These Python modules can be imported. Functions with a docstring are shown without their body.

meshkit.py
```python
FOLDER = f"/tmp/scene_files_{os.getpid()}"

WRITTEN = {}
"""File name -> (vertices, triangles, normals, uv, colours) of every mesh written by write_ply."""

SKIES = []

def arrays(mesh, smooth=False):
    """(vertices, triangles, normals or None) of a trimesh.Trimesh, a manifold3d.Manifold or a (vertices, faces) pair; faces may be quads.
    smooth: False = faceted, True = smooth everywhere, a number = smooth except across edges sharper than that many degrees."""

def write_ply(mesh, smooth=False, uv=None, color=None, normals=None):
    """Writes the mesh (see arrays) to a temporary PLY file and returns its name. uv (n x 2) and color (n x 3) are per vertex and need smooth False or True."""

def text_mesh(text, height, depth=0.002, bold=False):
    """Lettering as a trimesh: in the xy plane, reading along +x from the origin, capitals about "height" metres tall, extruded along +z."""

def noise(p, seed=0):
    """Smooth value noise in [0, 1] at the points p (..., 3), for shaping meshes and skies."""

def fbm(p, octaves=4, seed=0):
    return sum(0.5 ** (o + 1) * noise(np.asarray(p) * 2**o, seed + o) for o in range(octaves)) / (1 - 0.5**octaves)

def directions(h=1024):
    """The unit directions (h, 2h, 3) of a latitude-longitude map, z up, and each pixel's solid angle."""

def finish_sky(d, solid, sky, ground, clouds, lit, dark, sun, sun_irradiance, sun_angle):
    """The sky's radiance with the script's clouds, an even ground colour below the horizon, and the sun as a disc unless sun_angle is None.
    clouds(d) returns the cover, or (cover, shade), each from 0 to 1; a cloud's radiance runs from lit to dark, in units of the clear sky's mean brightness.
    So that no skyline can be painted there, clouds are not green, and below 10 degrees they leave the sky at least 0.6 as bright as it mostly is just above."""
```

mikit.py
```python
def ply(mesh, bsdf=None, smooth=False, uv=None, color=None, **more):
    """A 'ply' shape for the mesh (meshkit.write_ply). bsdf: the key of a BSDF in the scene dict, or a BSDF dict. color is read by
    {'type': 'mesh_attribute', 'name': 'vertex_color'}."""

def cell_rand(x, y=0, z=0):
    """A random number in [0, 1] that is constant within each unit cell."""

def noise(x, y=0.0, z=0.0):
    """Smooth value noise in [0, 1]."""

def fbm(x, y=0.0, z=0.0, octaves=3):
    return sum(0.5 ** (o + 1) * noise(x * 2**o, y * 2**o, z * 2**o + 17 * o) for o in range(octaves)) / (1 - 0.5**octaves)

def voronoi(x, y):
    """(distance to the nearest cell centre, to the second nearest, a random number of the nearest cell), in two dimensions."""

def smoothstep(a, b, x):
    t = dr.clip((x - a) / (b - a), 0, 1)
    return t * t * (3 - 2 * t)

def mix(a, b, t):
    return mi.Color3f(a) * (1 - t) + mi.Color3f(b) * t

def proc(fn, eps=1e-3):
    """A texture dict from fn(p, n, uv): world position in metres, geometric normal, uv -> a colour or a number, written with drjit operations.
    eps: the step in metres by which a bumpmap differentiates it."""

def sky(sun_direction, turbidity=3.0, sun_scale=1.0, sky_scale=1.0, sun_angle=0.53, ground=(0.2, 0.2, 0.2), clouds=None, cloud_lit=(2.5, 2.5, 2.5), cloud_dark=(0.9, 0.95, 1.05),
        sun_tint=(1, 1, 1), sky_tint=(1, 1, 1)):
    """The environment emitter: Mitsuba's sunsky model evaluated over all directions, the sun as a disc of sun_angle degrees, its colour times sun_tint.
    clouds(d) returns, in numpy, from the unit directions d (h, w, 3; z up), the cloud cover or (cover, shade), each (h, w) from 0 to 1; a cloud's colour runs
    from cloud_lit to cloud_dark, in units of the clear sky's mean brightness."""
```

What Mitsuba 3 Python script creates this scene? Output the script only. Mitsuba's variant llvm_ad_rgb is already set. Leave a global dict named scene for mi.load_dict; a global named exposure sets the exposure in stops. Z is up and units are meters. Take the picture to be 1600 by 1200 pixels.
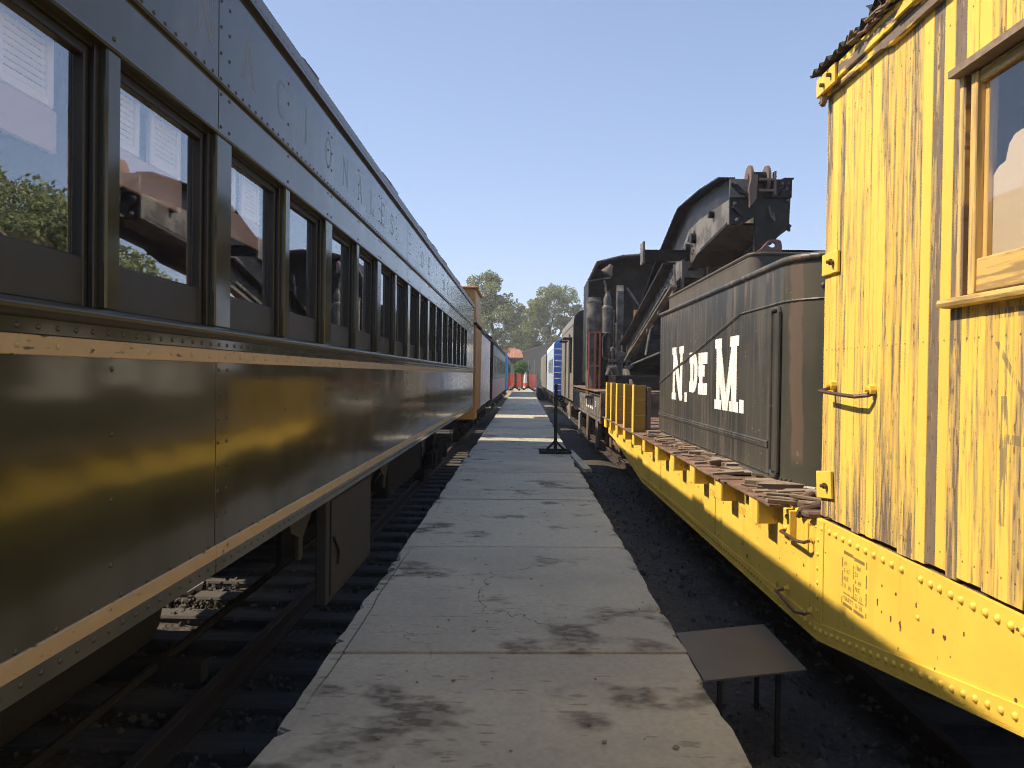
import math, random
import numpy as np, trimesh, drjit as dr, mitsuba as mi, mikit, meshkit
from mikit import noise, fbm, cell_rand, smoothstep, mix
from shapely.geometry import Polygon, LineString, Point, box as sbox
from shapely.ops import unary_union
from shapely import affinity
T = mi.ScalarTransform4f
R = random.Random(7)
NP = np.random.default_rng(7)
scene, labels, counts = {}, {}, {}

# ------------------------------------------------------------------ camera, sky, exposure
ROLL = 0.0135   # the photographer held the camera a little tilted
scene['camera'] = {'type': 'perspective', 'fov': 67.38, 'fov_axis': 'x', 'near_clip': 0.02, 'far_clip': 3000.0,
                   'to_world': T().look_at(origin=[0, 0, 0], target=[-0.015, 1.0, -0.01167], up=[-ROLL, 0, 1])}
def veil(d):    # thin even haze, thicker towards the horizon
    el = np.clip(d[..., 2], 0, 1)
    return 0.14 + 0.21 * np.exp(-el / 0.16) + 0.05 * (meshkit.fbm(d * 3.0, 3) - 0.5)
scene['sky'] = mikit.sky((-1.0, 0.13, 1.005), turbidity=3.2, clouds=veil, cloud_lit=(2.3, 2.45, 2.8), sky_tint=(1.06, 1.05, 1.10))
exposure = 2.15

# ------------------------------------------------------------------ materials
def two(b): return {'type': 'twosided', 'bsdf': b}
def pr(col, rough=0.6, **k):
    c = {'type': 'rgb', 'value': list(col)} if not isinstance(col, dict) else col
    return {'type': 'principled', 'base_color': c, 'roughness': rough, **k}
def mat(name, col, rough=0.6, bump=None, scale=1.0, **k):
    b = pr(mikit.proc(col) if callable(col) else col, rough, **k)
    if bump is not None: b = {'type': 'bumpmap', 'arbitrary': mikit.proc(bump), 'scale': scale, 'bsdf': b}
    scene['m_' + name] = two(b)
def C(*a): return mi.Color3f(*a)

def coach_col(p, n, uv):
    d = fbm(p.y * 2.3, p.z * 2.3, p.x * 2.0, octaves=4)
    s = fbm(p.y * 3.2, p.z * 0.5, 3.0, octaves=3)
    c = mix((0.033, 0.034, 0.017), (0.050, 0.050, 0.031), smoothstep(0.3, 0.7, d))
    c = mix(c, (0.13, 0.125, 0.11), smoothstep(0.62, 0.8, s) * 0.4 * smoothstep(0.9, 1.2, p.z))
    soot = smoothstep(1.40, 1.56, p.z + (s - 0.5) * 0.3) * dr.select(p.z < 1.625, 1.0, 0.0)
    c = mix(c, (0.018, 0.016, 0.018), soot * 0.8)
    dust = smoothstep(-0.35, -0.72, p.z) * smoothstep(0.35, 0.75, s)
    return mix(c, (0.11, 0.10, 0.075), dust * 0.35)
def coach_bump(p, n, uv):
    k = 0.12 + 0.88 * smoothstep(13.0, 6.0, p.y)     # buckling is worst on the near plates
    return k * (noise(p.y * 1.3, p.z * 1.1, 2.0) * 0.0045 + noise(p.y * 2.6, p.z * 0.6, 4.0) * 0.0030 + noise(p.y * 1.2, p.z * 2.6, 8.0) * 0.0035 + noise(p.y * 4.5, p.z * 2.2, 7.0) * 0.0008)
mat('coach', coach_col, 0.11, coach_bump, 1.0, specular=0.55)
mat('coach_gloss', (0.036, 0.035, 0.020), 0.28, specular=0.6)
def gold_col(p, n, uv):
    d = fbm(p.y * 7, p.z * 30, p.x * 5, octaves=3)
    c = mix((0.42, 0.315, 0.170), (0.35, 0.262, 0.142), d)
    return mix(c, (0.10, 0.075, 0.04), smoothstep(0.76, 0.84, fbm(p.y * 22, p.z * 60, 4, octaves=3)))
mat('gold', gold_col, 0.38, specular=0.5)
mat('bracket', (0.022, 0.020, 0.014), 0.8)
mat('sash', (0.016, 0.015, 0.011), 0.4)
mat('under', (0.013, 0.0125, 0.0115), 0.9)
mat('under_grey', (0.022, 0.0215, 0.020), 0.75)
mat('roof_coach', (0.085, 0.09, 0.105), 0.35, specular=0.6)
mat('faded_letter', (0.115, 0.108, 0.072), 0.4)
mat('ghost_letter', (0.072, 0.070, 0.052), 0.35)
mat('interior', (0.030, 0.022, 0.017), 0.9)
mat('seat', (0.16, 0.02, 0.018), 0.8)
mat('shutter', (0.80, 0.80, 0.79), 0.5)
mat('shutter_panel', (0.55, 0.42, 0.40), 0.6)
scene['m_glass'] = {'type': 'thindielectric', 'int_ior': 2.55}
scene['m_glass_clear'] = {'type': 'thindielectric', 'int_ior': 1.5}

def plank_mask(p):
    s = (4.285 - p.y) / 0.0785
    i = dr.floor(s)
    r = cell_rand(i, 3.0)
    patch = noise(i * 3.7 + 0.5, p.z * 1.5 + r * 9, 0.5)
    hv = dr.select(i == 14, 0.24, dr.select(i == 16, 0.13, dr.select(i == 12, 0.07, dr.select((i == 15) | (i == 13), -0.16, (r - 0.5) * 0.11))))
    hv = hv - 0.025 + smoothstep(-0.30, -0.75, p.z) * smoothstep(2.9, 3.6, p.y) * 0.09
    g = fbm(p.y * 46 + r * 40, p.z * 2.0 + r * 20, 1.0, octaves=4)
    g2 = fbm(p.y * 120, p.z * 9 + r * 9, 2.0, octaves=3)
    return r, g2, g * 0.48 + g2 * 0.24 + patch * 0.28 + hv
def band(v, a, b): return dr.select((v > a) & (v < b), 1.0, 0.0)
def plank_col(p, n, uv):
    r, g2, w = plank_mask(p)
    c = mix((0.79, 0.565, 0.105), (0.73, 0.49, 0.085), smoothstep(0.3, 0.8, r))
    c = mix(c, (0.56, 0.39, 0.125), smoothstep(0.42, 0.50, w) * 0.75)
    c = mix(c, (0.40, 0.29, 0.125), smoothstep(0.50, 0.59, w))
    bare = mix((0.215, 0.165, 0.115), (0.15, 0.12, 0.095), g2)
    c = mix(c, bare, smoothstep(0.612, 0.642, w))
    pit = noise(p.y * 150, p.z * 26, 5.0)
    c = mix(c, (0.10, 0.06, 0.03), smoothstep(0.80, 0.9, pit) * 0.75 * smoothstep(0.40, 0.55, w))
    nz = dr.minimum(dr.minimum(dr.abs(p.z + 0.68), dr.abs(p.z - 0.16)), dr.abs(p.z - 1.40))
    ny = dr.abs((4.285 - p.y) / 0.0785 - dr.floor((4.285 - p.y) / 0.0785) - 0.5) * 0.0785
    c = mix(c, (0.07, 0.04, 0.025), smoothstep(0.006, 0.003, dr.sqrt(ny * ny + nz * nz)) * 0.9)
    # remnants of an old stencilled figure, thin grey paint
    m = band(p.z, 0.222, 0.256) * band(p.y, 2.0, 2.722)
    m = dr.maximum(m, band(p.z, -0.215, -0.182) * band(p.y, 2.0, 2.69))
    q = p.z + (2.70 - p.y) * 1.25
    m = dr.maximum(m, band(q, 0.09, 0.125) * band(p.z, -0.10, 0.14))
    m = dr.maximum(m, band(p.y, 2.655, 2.695) * band(p.z, -0.50, -0.05) * smoothstep(0.35, 0.5, g2))
    m = dr.maximum(m, band(p.y, 2.56, 2.59) * band(p.z, -0.19, -0.06) * 0.7)
    return mix(c, (0.20, 0.155, 0.10), m * 0.8 * smoothstep(0.25, 0.5, g2))
def plank_bump(p, n, uv):
    r, g2, w = plank_mask(p)
    return -smoothstep(0.55, 0.65, w) * 0.0008 + g2 * 0.0008
mat('plank', plank_col, 0.62, plank_bump, 1.0, specular=0.35)

def sill_col(p, n, uv):
    d = fbm(p.y * 3, p.z * 4, p.x * 4, octaves=4)
    c = mix((0.78, 0.55, 0.085), (0.73, 0.50, 0.075), smoothstep(0.35, 0.7, d))
    st = fbm(p.y * 14, p.z * 1.2, 9.0, octaves=3)
    c = mix(c, (0.62, 0.40, 0.06), smoothstep(0.60, 0.78, st) * 0.4)
    ch = fbm(p.y * 23, p.z * 17, p.x * 20, octaves=3)
    return mix(c, (0.13, 0.07, 0.035), smoothstep(0.83, 0.845, ch))
mat('yellow', sill_col, 0.5, specular=0.4)
mat('yellow_plain', (0.80, 0.53, 0.07), 0.5)
mat('yellow_dull', (0.50, 0.29, 0.045), 0.6)
mat('stencil', (0.24, 0.16, 0.05), 0.6)

def wood_col(p, n, uv):
    g = fbm(p.x * 9 + p.y * 40, p.z * 60, p.y * 30, octaves=4)
    k = noise(p.y * 6, p.x * 6, p.z * 6)
    return mix(mix((0.30, 0.235, 0.175), (0.15, 0.115, 0.085), g), (0.20, 0.12, 0.085), smoothstep(0.5, 0.9, k) * 0.5)
mat('wood', wood_col, 0.9, lambda p, n, uv: fbm(p.y * 60, p.z * 60, p.x * 12, octaves=3) * 0.004, 1.0)
def trim_col(p, n, uv):
    w = fbm(p.y * 5, p.z * 26, p.x * 20, octaves=4)
    c = mix((0.82, 0.56, 0.08), (0.17, 0.135, 0.10), smoothstep(0.47, 0.53, w + smoothstep(1.55, 1.50, p.z) * 0.06))
    return mix(c, (0.08, 0.06, 0.045), smoothstep(0.6, 0.8, fbm(p.y * 40, p.z * 90, 3, octaves=3)) * 0.6)
mat('trim', trim_col, 0.8)
def ochre_col(p, n, uv):
    g = fbm(p.y * 5, p.z * 60, p.x * 30, octaves=4)
    return mix((0.60, 0.41, 0.13), (0.30, 0.21, 0.09), smoothstep(0.42, 0.68, g))
mat('ochre', ochre_col, 0.7)
mat('ochre_upright', lambda p, n, uv: mix((0.66, 0.45, 0.15), (0.36, 0.25, 0.10), smoothstep(0.45, 0.72, fbm(p.y * 60, p.z * 4, p.x * 40, octaves=4))), 0.7)
mat('blind', (0.50, 0.42, 0.30), 0.9)

def rust_col(p, n, uv):
    g = fbm(p.x * 7, p.y * 7, p.z * 7, octaves=4)
    return mix((0.20, 0.125, 0.085), (0.085, 0.055, 0.04), smoothstep(0.3, 0.7, g))
mat('rust', rust_col, 0.85)
mat('iron', (0.10, 0.06, 0.042), 0.5, metallic=0.3)
mat('roof_sheet', (0.045, 0.04, 0.037), 0.6)
mat('lug', (0.19, 0.125, 0.105), 0.75)

def tender_col(p, n, uv):
    u = p.y + p.x
    st = fbm(u * 23, p.z * 1.1 + noise(u * 2.5, 1.0) * 3, 1.0, octaves=4)
    f = fbm(p.y * 2.0 + p.x, p.z * 2.0, 5.0, octaves=4)
    c = mix((0.034, 0.036, 0.036), (0.056, 0.055, 0.050), smoothstep(0.3, 0.7, f))
    c = mix(c, (0.105, 0.098, 0.080), smoothstep(0.50, 0.72, st) * 0.6)
    c = mix(c, (0.150, 0.112, 0.078), smoothstep(0.56, 0.76, fbm(u * 17, p.z * 2.4, 8.0, octaves=4)) * (0.12 + 0.70 * smoothstep(0.35, 0.8, p.z)))
    c = mix(c, (0.065, 0.066, 0.050), smoothstep(5.9, 5.2, p.y) * 0.6)
    e = p.x + (fbm(p.z * 5, 2.0, 1.0) - 0.5) * 0.03 + 0.012 * p.z
    stripe = smoothstep(1.850, 1.858, e) * smoothstep(1.905, 1.897, e) * band(p.y, 5.0, 5.6) * smoothstep(-0.62, -0.52, p.z)
    c = mix(c, (0.125, 0.092, 0.074), stripe * 0.9)
    fl = noise(p.y * 45 + p.x * 45, p.z * 40, 3.0)
    return mix(c, (0.30, 0.28, 0.22), smoothstep(0.93, 0.97, fl) * 0.4 * smoothstep(0.4, 0.6, f))
mat('tender', tender_col, 0.42, lambda p, n, uv: noise(p.y * 2, p.z * 2, p.x) * 0.006 + fbm(p.y * 40, p.z * 40, p.x * 40) * 0.0005, 1.0, specular=0.5)
mat('tender_top', lambda p, n, uv: mix((0.105, 0.094, 0.078), (0.060, 0.055, 0.048), fbm(p.y * 9, p.z * 5, p.x * 9, octaves=4)), 0.7)
def white_col(p, n, uv): return mix((0.82, 0.82, 0.80), (0.60, 0.59, 0.55), smoothstep(0.55, 0.8, fbm(p.y * 12, p.z * 4, 1.0, octaves=3)))
mat('white', white_col, 0.55)

mat('crane', lambda p, n, uv: mix((0.007, 0.0073, 0.0085), (0.020, 0.019, 0.018), smoothstep(0.45, 0.75, fbm(p.x * 4, p.y * 4, p.z * 4, octaves=4))), 0.5, specular=0.3)
def dusty_col(p, n, uv): return mix((0.15, 0.142, 0.13), (0.07, 0.066, 0.062), smoothstep(0.35, 0.65, fbm(p.x * 5, p.y * 5, p.z * 5, octaves=4)))
mat('crane_grey', dusty_col, 0.6)
mat('crane_red', (0.42, 0.12, 0.06), 0.6)
mat('crane_rust', (0.135, 0.095, 0.08), 0.7)

def concrete_col(p, n, uv):
    cell = dr.floor((p.y - p.x * 0.05 - 1.62) / 2.65)
    tone = cell_rand(cell, 5.0)
    f = fbm(p.x * 1.7, p.y * 1.7, cell, octaves=5)
    c = mix((0.430, 0.418, 0.335), (0.352, 0.344, 0.285), smoothstep(0.3, 0.7, f * 0.65 + tone * 0.35))
    fine = fbm(p.x * 45, p.y * 45, 1.0, octaves=3)
    c = c * (0.88 + 0.24 * fine)
    blot = fbm(p.x * 2.6 + 3.1, p.y * 3.2 + 1.0, 4.0, octaves=5)
    near = smoothstep(4.35, 3.8, p.y) * 0.125 + smoothstep(-0.45, -1.0, p.x) * 0.055 - 0.050
    stain = smoothstep(0.59, 0.76, blot + near) * (0.55 + 0.45 * smoothstep(0.35, 0.6, fbm(p.x * 14, p.y * 26, 2.0, octaves=3)))
    c = mix(c, (0.088, 0.074, 0.060), stain * 0.85)
    dash = fbm(p.x * 7, p.y * 26, 7.0, octaves=4)
    c = mix(c, (0.12, 0.10, 0.085), smoothstep(0.71, 0.78, dash) * 0.45 * smoothstep(0.4, 0.6, noise(p.x * 1.2, p.y * 0.8, 3.0)))
    # hairline cracks
    k1 = dr.abs(noise(p.x * 1.3, p.y * 0.55, 9.0) - 0.5 + (fbm(p.x * 9, p.y * 9, 3.0) - 0.5) * 0.10)
    k2 = noise(p.x * 0.8 + 5, p.y * 0.35, 2.0)
    c = mix(c, (0.05, 0.045, 0.04), smoothstep(0.0035, 0.001, k1) * smoothstep(0.68, 0.78, k2) * 0.8)
    ed = smoothstep(0.008, 0.002, dr.abs(p.x + 0.985 + (noise(p.y * 3, 1.0) - 0.5) * 0.02)) * smoothstep(0.40, 0.6, noise(p.y * 0.9, 4.0))
    return mix(c, (0.06, 0.05, 0.04), ed * 0.8)
mat('concrete', concrete_col, 0.85, lambda p, n, uv: fbm(p.x * 30, p.y * 30, p.z * 30, octaves=4) * 0.004, 1.0)
def gravel_col(p, n, uv):
    f = fbm(p.x * 1.3, p.y * 1.3, 2.0, octaves=4)
    v = cell_rand(dr.floor(p.x * 38 + noise(p.x * 20, p.y * 20) * 3), dr.floor(p.y * 38 + noise(p.y * 20, p.x * 20) * 3))
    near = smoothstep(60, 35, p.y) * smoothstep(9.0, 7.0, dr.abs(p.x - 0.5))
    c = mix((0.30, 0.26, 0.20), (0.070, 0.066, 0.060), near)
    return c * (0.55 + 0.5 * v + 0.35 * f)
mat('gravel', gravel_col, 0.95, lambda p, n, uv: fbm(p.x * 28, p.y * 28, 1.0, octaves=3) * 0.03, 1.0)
mat('stone', lambda p, n, uv: mix((0.04, 0.038, 0.035), (0.13, 0.122, 0.11), cell_rand(dr.floor(p.x * 11), dr.floor(p.y * 11), 2.0)), 0.9)
mat('sleeper', lambda p, n, uv: mix((0.050, 0.049, 0.046), (0.095, 0.092, 0.088), fbm(p.x * 5, p.y * 25, p.z * 25, octaves=3)), 0.85)
mat('rail', (0.045, 0.036, 0.031), 0.65)
mat('steel_plate', lambda p, n, uv: mix((0.088, 0.088, 0.084), (0.064, 0.063, 0.060), fbm(p.x * 4, p.y * 4, 1.0, octaves=4)), 0.55)

mat('orange', (0.44, 0.205, 0.05), 0.5)
mat('pale', lambda p, n, uv: mix((0.80, 0.70, 0.64), (0.62, 0.52, 0.47), fbm(p.y * 3, p.z * 6, 1.0, octaves=3)), 0.25, specular=0.8)
mat('green', (0.20, 0.24, 0.21), 0.5)
mat('pinkish', (0.36, 0.23, 0.22), 0.5)
mat('blue', (0.035, 0.14, 0.48), 0.45)
mat('sky_blue', (0.06, 0.27, 0.62), 0.45)
mat('pale_blue', (0.38, 0.47, 0.58), 0.45)
mat('boxcar', lambda p, n, uv: mix((0.20, 0.19, 0.165), (0.115, 0.108, 0.095), fbm(p.y * 2, p.z * 1.5, 1.0, octaves=4)), 0.6)
mat('grey_olive', (0.16, 0.155, 0.12), 0.6)
mat('net', (0.85, 0.12, 0.05), 0.7)
mat('wall', (0.20, 0.195, 0.175), 0.9)
mat('pale_wall', (0.33, 0.32, 0.29), 0.9)
mat('tile', (0.34, 0.16, 0.12), 0.85)
mat('bark', (0.10, 0.08, 0.06), 0.95)
mat('black', (0.012, 0.012, 0.012), 0.6)
mat('dark_glass', (0.02, 0.022, 0.025), 0.12, specular=0.8)
def leaf(a, b):
    return lambda p, n, uv: mix(a, b, cell_rand(dr.floor(p.x * 7), dr.floor(p.y * 7), dr.floor(p.z * 7)))
for nm, a, b in (('leaf', (0.19, 0.235, 0.10), (0.36, 0.40, 0.21)), ('leaf_dark', (0.12, 0.155, 0.065), (0.24, 0.28, 0.13)), ('leaf_bright', (0.07, 0.17, 0.02), (0.13, 0.26, 0.04))):
    scene['m_' + nm] = {'type': 'principledthin', 'base_color': mikit.proc(leaf(a, b)), 'roughness': 0.6, 'diff_trans': 0.7, 'spec_trans': 0.0}

# ------------------------------------------------------------------ mesh helpers
def _hull24():
    s = np.array([[x, y, z] for x in (-1, 1) for y in (-1, 1) for z in (-1, 1)], float)
    v, sg, ax = [], [], []
    for c in s:
        for a in range(3):
            q = c * 0.8; q[a] = c[a]
            v.append(q); sg.append(c); ax.append(a)
    h = trimesh.convex.convex_hull(np.array(v))
    idx = [int(np.argmin(((np.array(v) - p) ** 2).sum(1))) for p in h.vertices]
    return np.array(sg), np.array(ax), np.array([[idx[i] for i in f] for f in h.faces])
SG, AX, HF = _hull24()
CV = np.array([[x, y, z] for x in (0, 1) for y in (0, 1) for z in (0, 1)], float)
CF = np.array([[0, 1, 3], [0, 3, 2], [4, 6, 7], [4, 7, 5], [0, 4, 5], [0, 5, 1], [2, 3, 7], [2, 7, 6], [0, 2, 6], [0, 6, 4], [1, 5, 7], [1, 7, 3]])
class MB:
    def __init__(s): s.v, s.f, s.n = [], [], 0
    def add(s, v, f):
        v = np.asarray(v, float); s.v.append(v); s.f.append(np.asarray(f, int) + s.n); s.n += len(v); return s
    def mesh(s, m): return s.add(m.vertices, m.faces)
    def box(s, x0, x1, y0, y1, z0, z1, bev=0.0):
        lo, hi = np.array([x0, y0, z0], float), np.array([x1, y1, z1], float)
        if bev <= 0: return s.add(lo + CV * (hi - lo), CF)
        c, h = (lo + hi) / 2, (hi - lo) / 2
        b = min(bev, h.min() * 0.9)
        v = SG * (h - b); v[np.arange(24), AX] = (SG * h)[np.arange(24), AX]
        return s.add(c + v, HF)
    def rbox(s, c, h, M, bev=0.0):
        m = MB().box(-h[0], h[0], -h[1], h[1], -h[2], h[2], bev)
        return s.add(m.v[0] @ np.asarray(M).T + np.asarray(c, float), m.f[0])
    def cyl(s, p0, p1, r0, r1=None, n=12, cap=True):
        r1 = r0 if r1 is None else r1
        p0, p1 = np.asarray(p0, float), np.asarray(p1, float)
        d = (p1 - p0) / np.linalg.norm(p1 - p0)
        a = np.cross(d, [0, 0, 1] if abs(d[2]) < 0.9 else [1, 0, 0]); a /= np.linalg.norm(a); b = np.cross(d, a)
        t = np.arange(n) * 2 * np.pi / n
        ring = np.cos(t)[:, None] * a + np.sin(t)[:, None] * b
        v = np.vstack([p0 + ring * r0, p1 + ring * r1, [p0], [p1]])
        i = np.arange(n); j = (i + 1) % n
        f = [np.stack([i, j, j + n], 1), np.stack([i, j + n, i + n], 1)]
        if cap: f += [np.stack([j, i, i * 0 + 2 * n], 1), np.stack([i + n, j + n, i * 0 + 2 * n + 1], 1)]
        return s.add(v, np.vstack(f))
    def tube(s, pts, r, n=8):
        for a, b in zip(pts[:-1], pts[1:]): s.cyl(a, b, r, n=n)
        for a in pts[1:-1]: s.ball(a, r, n)
        return s
    def ball(s, c, r, n=8, sc=(1, 1, 1)):
        m = trimesh.creation.uv_sphere(1.0, count=[max(4, n // 2), n])
        return s.add(m.vertices * r * np.array(sc) + np.asarray(c, float), m.faces)
    def lathe(s, c, prof, n=16):
        t = np.arange(n) * 2 * np.pi / n; v = []
        for r, z in prof: v.append(np.stack([c[0] + r * np.cos(t), c[1] + r * np.sin(t), c[2] + z + t * 0], 1))
        k, i = len(prof), np.arange(n); j = (i + 1) % n; f = []
        for q in range(k - 1): f += [np.stack([i + q * n, j + q * n, j + (q + 1) * n], 1), np.stack([i + q * n, j + (q + 1) * n, i + (q + 1) * n], 1)]
        v = np.vstack(v + [np.array([[c[0], c[1], c[2] + prof[0][1]], [c[0], c[1], c[2] + prof[-1][1]]])])
        f += [np.stack([j, i, i * 0 + k * n], 1), np.stack([i + (k - 1) * n, j + (k - 1) * n, i * 0 + k * n + 1], 1)]
        return s.add(v, np.vstack(f))
    def dome(s, c, ax, r, flat=0.75, n=7):
        """a rivet head on a face whose outward normal is the signed axis ax (+1 = +x, -1 = -x, 2 = +y, 3 = +z)"""
        t = np.arange(n) * 2 * np.pi / n
        k = np.cos(np.array([0.0, 0.75])), np.sin(np.array([0.0, 0.75])) * flat
        v = [np.stack([np.full(n, k[1][q]), k[0][q] * np.cos(t), k[0][q] * np.sin(t)], 1) for q in range(2)] + [np.array([[flat, 0, 0]])]
        v = np.vstack(v) * r
        i = np.arange(n); j = (i + 1) % n
        f = np.vstack([np.stack([i, j, j + n], 1), np.stack([i, j + n, i + n], 1), np.stack([i + n, j + n, i * 0 + 2 * n], 1)])
        if ax == -1: v = v * [-1, 1, 1]; f = f[:, ::-1]
        if ax == -2: v = np.stack([v[:, 1], -v[:, 0], v[:, 2]], 1)
        if ax == 3: v = np.stack([v[:, 1], v[:, 2], v[:, 0]], 1)
        return s.add(v + np.asarray(c, float), f)
    def _ext(s, poly, d, fn):
        for g in getattr(poly, 'geoms', [poly]):
            if g.is_empty or g.area < 1e-9: continue
            m = trimesh.creation.extrude_polygon(g, d, engine='earcut')
            s.add(fn(np.array(m.vertices)), m.faces)
        return s
    def px(s, poly, x0, x1):   # polygon in (y, z), extruded along x
        poly = poly if hasattr(poly, 'area') else Polygon(poly)
        return s._ext(poly, x1 - x0, lambda v: np.stack([x0 + v[:, 2], v[:, 0], v[:, 1]], 1))
    def py(s, poly, y0, y1):   # polygon in (x, z), extruded along y
        poly = poly if hasattr(poly, 'area') else Polygon(poly)
        return s._ext(poly, y1 - y0, lambda v: np.stack([v[:, 0], y1 - v[:, 2], v[:, 1]], 1))
    def pz(s, poly, z0, z1):
        poly = poly if hasattr(poly, 'area') else Polygon(poly)
        return s._ext(poly, z1 - z0, lambda v: np.stack([v[:, 0], v[:, 1], z0 + v[:, 2]], 1))
    def get(s): return trimesh.Trimesh(np.vstack(s.v), np.vstack(s.f), process=False)

def key(name):
    k = counts.get(name, 0); counts[name] = k + 1
    return name if k == 0 else f'{name}_{k:03d}'
LEVEL = {'passenger_coach': -1.2, 'yellow_flatcar': 1.65, 'wooden_cabin': 1.65, 'tender': 1.83, 'stake_channel': 1.6, 'wrecking_crane': 2.2}
def lev(z, x): return z + ROLL * x * (1 + (z / x) ** 2)     # heights as surveyed with the tilted camera, corrected to true level
def level(mesh, name):
    x = LEVEL.get(name.split('__')[0].rstrip('_0123456789'))
    if x is not None:
        mesh = mesh.copy(); v = np.array(mesh.vertices); v[:, 2] = lev(v[:, 2], x); mesh.vertices = v
    return mesh
def put(name, mb, m, smooth=False, **k):
    kk = key(name)
    scene[kk] = mikit.ply(level(mb.get() if isinstance(mb, MB) else mb, name), 'm_' + m, smooth=smooth, **k)
    return kk
def again(name, src, tw):   # a copy of a shape under its own key
    kk = key(name); scene[kk] = {**scene[src], 'to_world': tw}; return kk
def thing(name, label, cat, group=None):
    kk = key(name); labels[kk] = {'label': label, 'category': cat}
    if group: labels[kk]['group'] = group
    return kk
def tag(k, label, cat, group=None):
    labels[k] = {'label': label, 'category': cat}
    if group: labels[k]['group'] = group
def stuff(k, label): labels[k] = {'kind': 'stuff', 'label': label}

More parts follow.
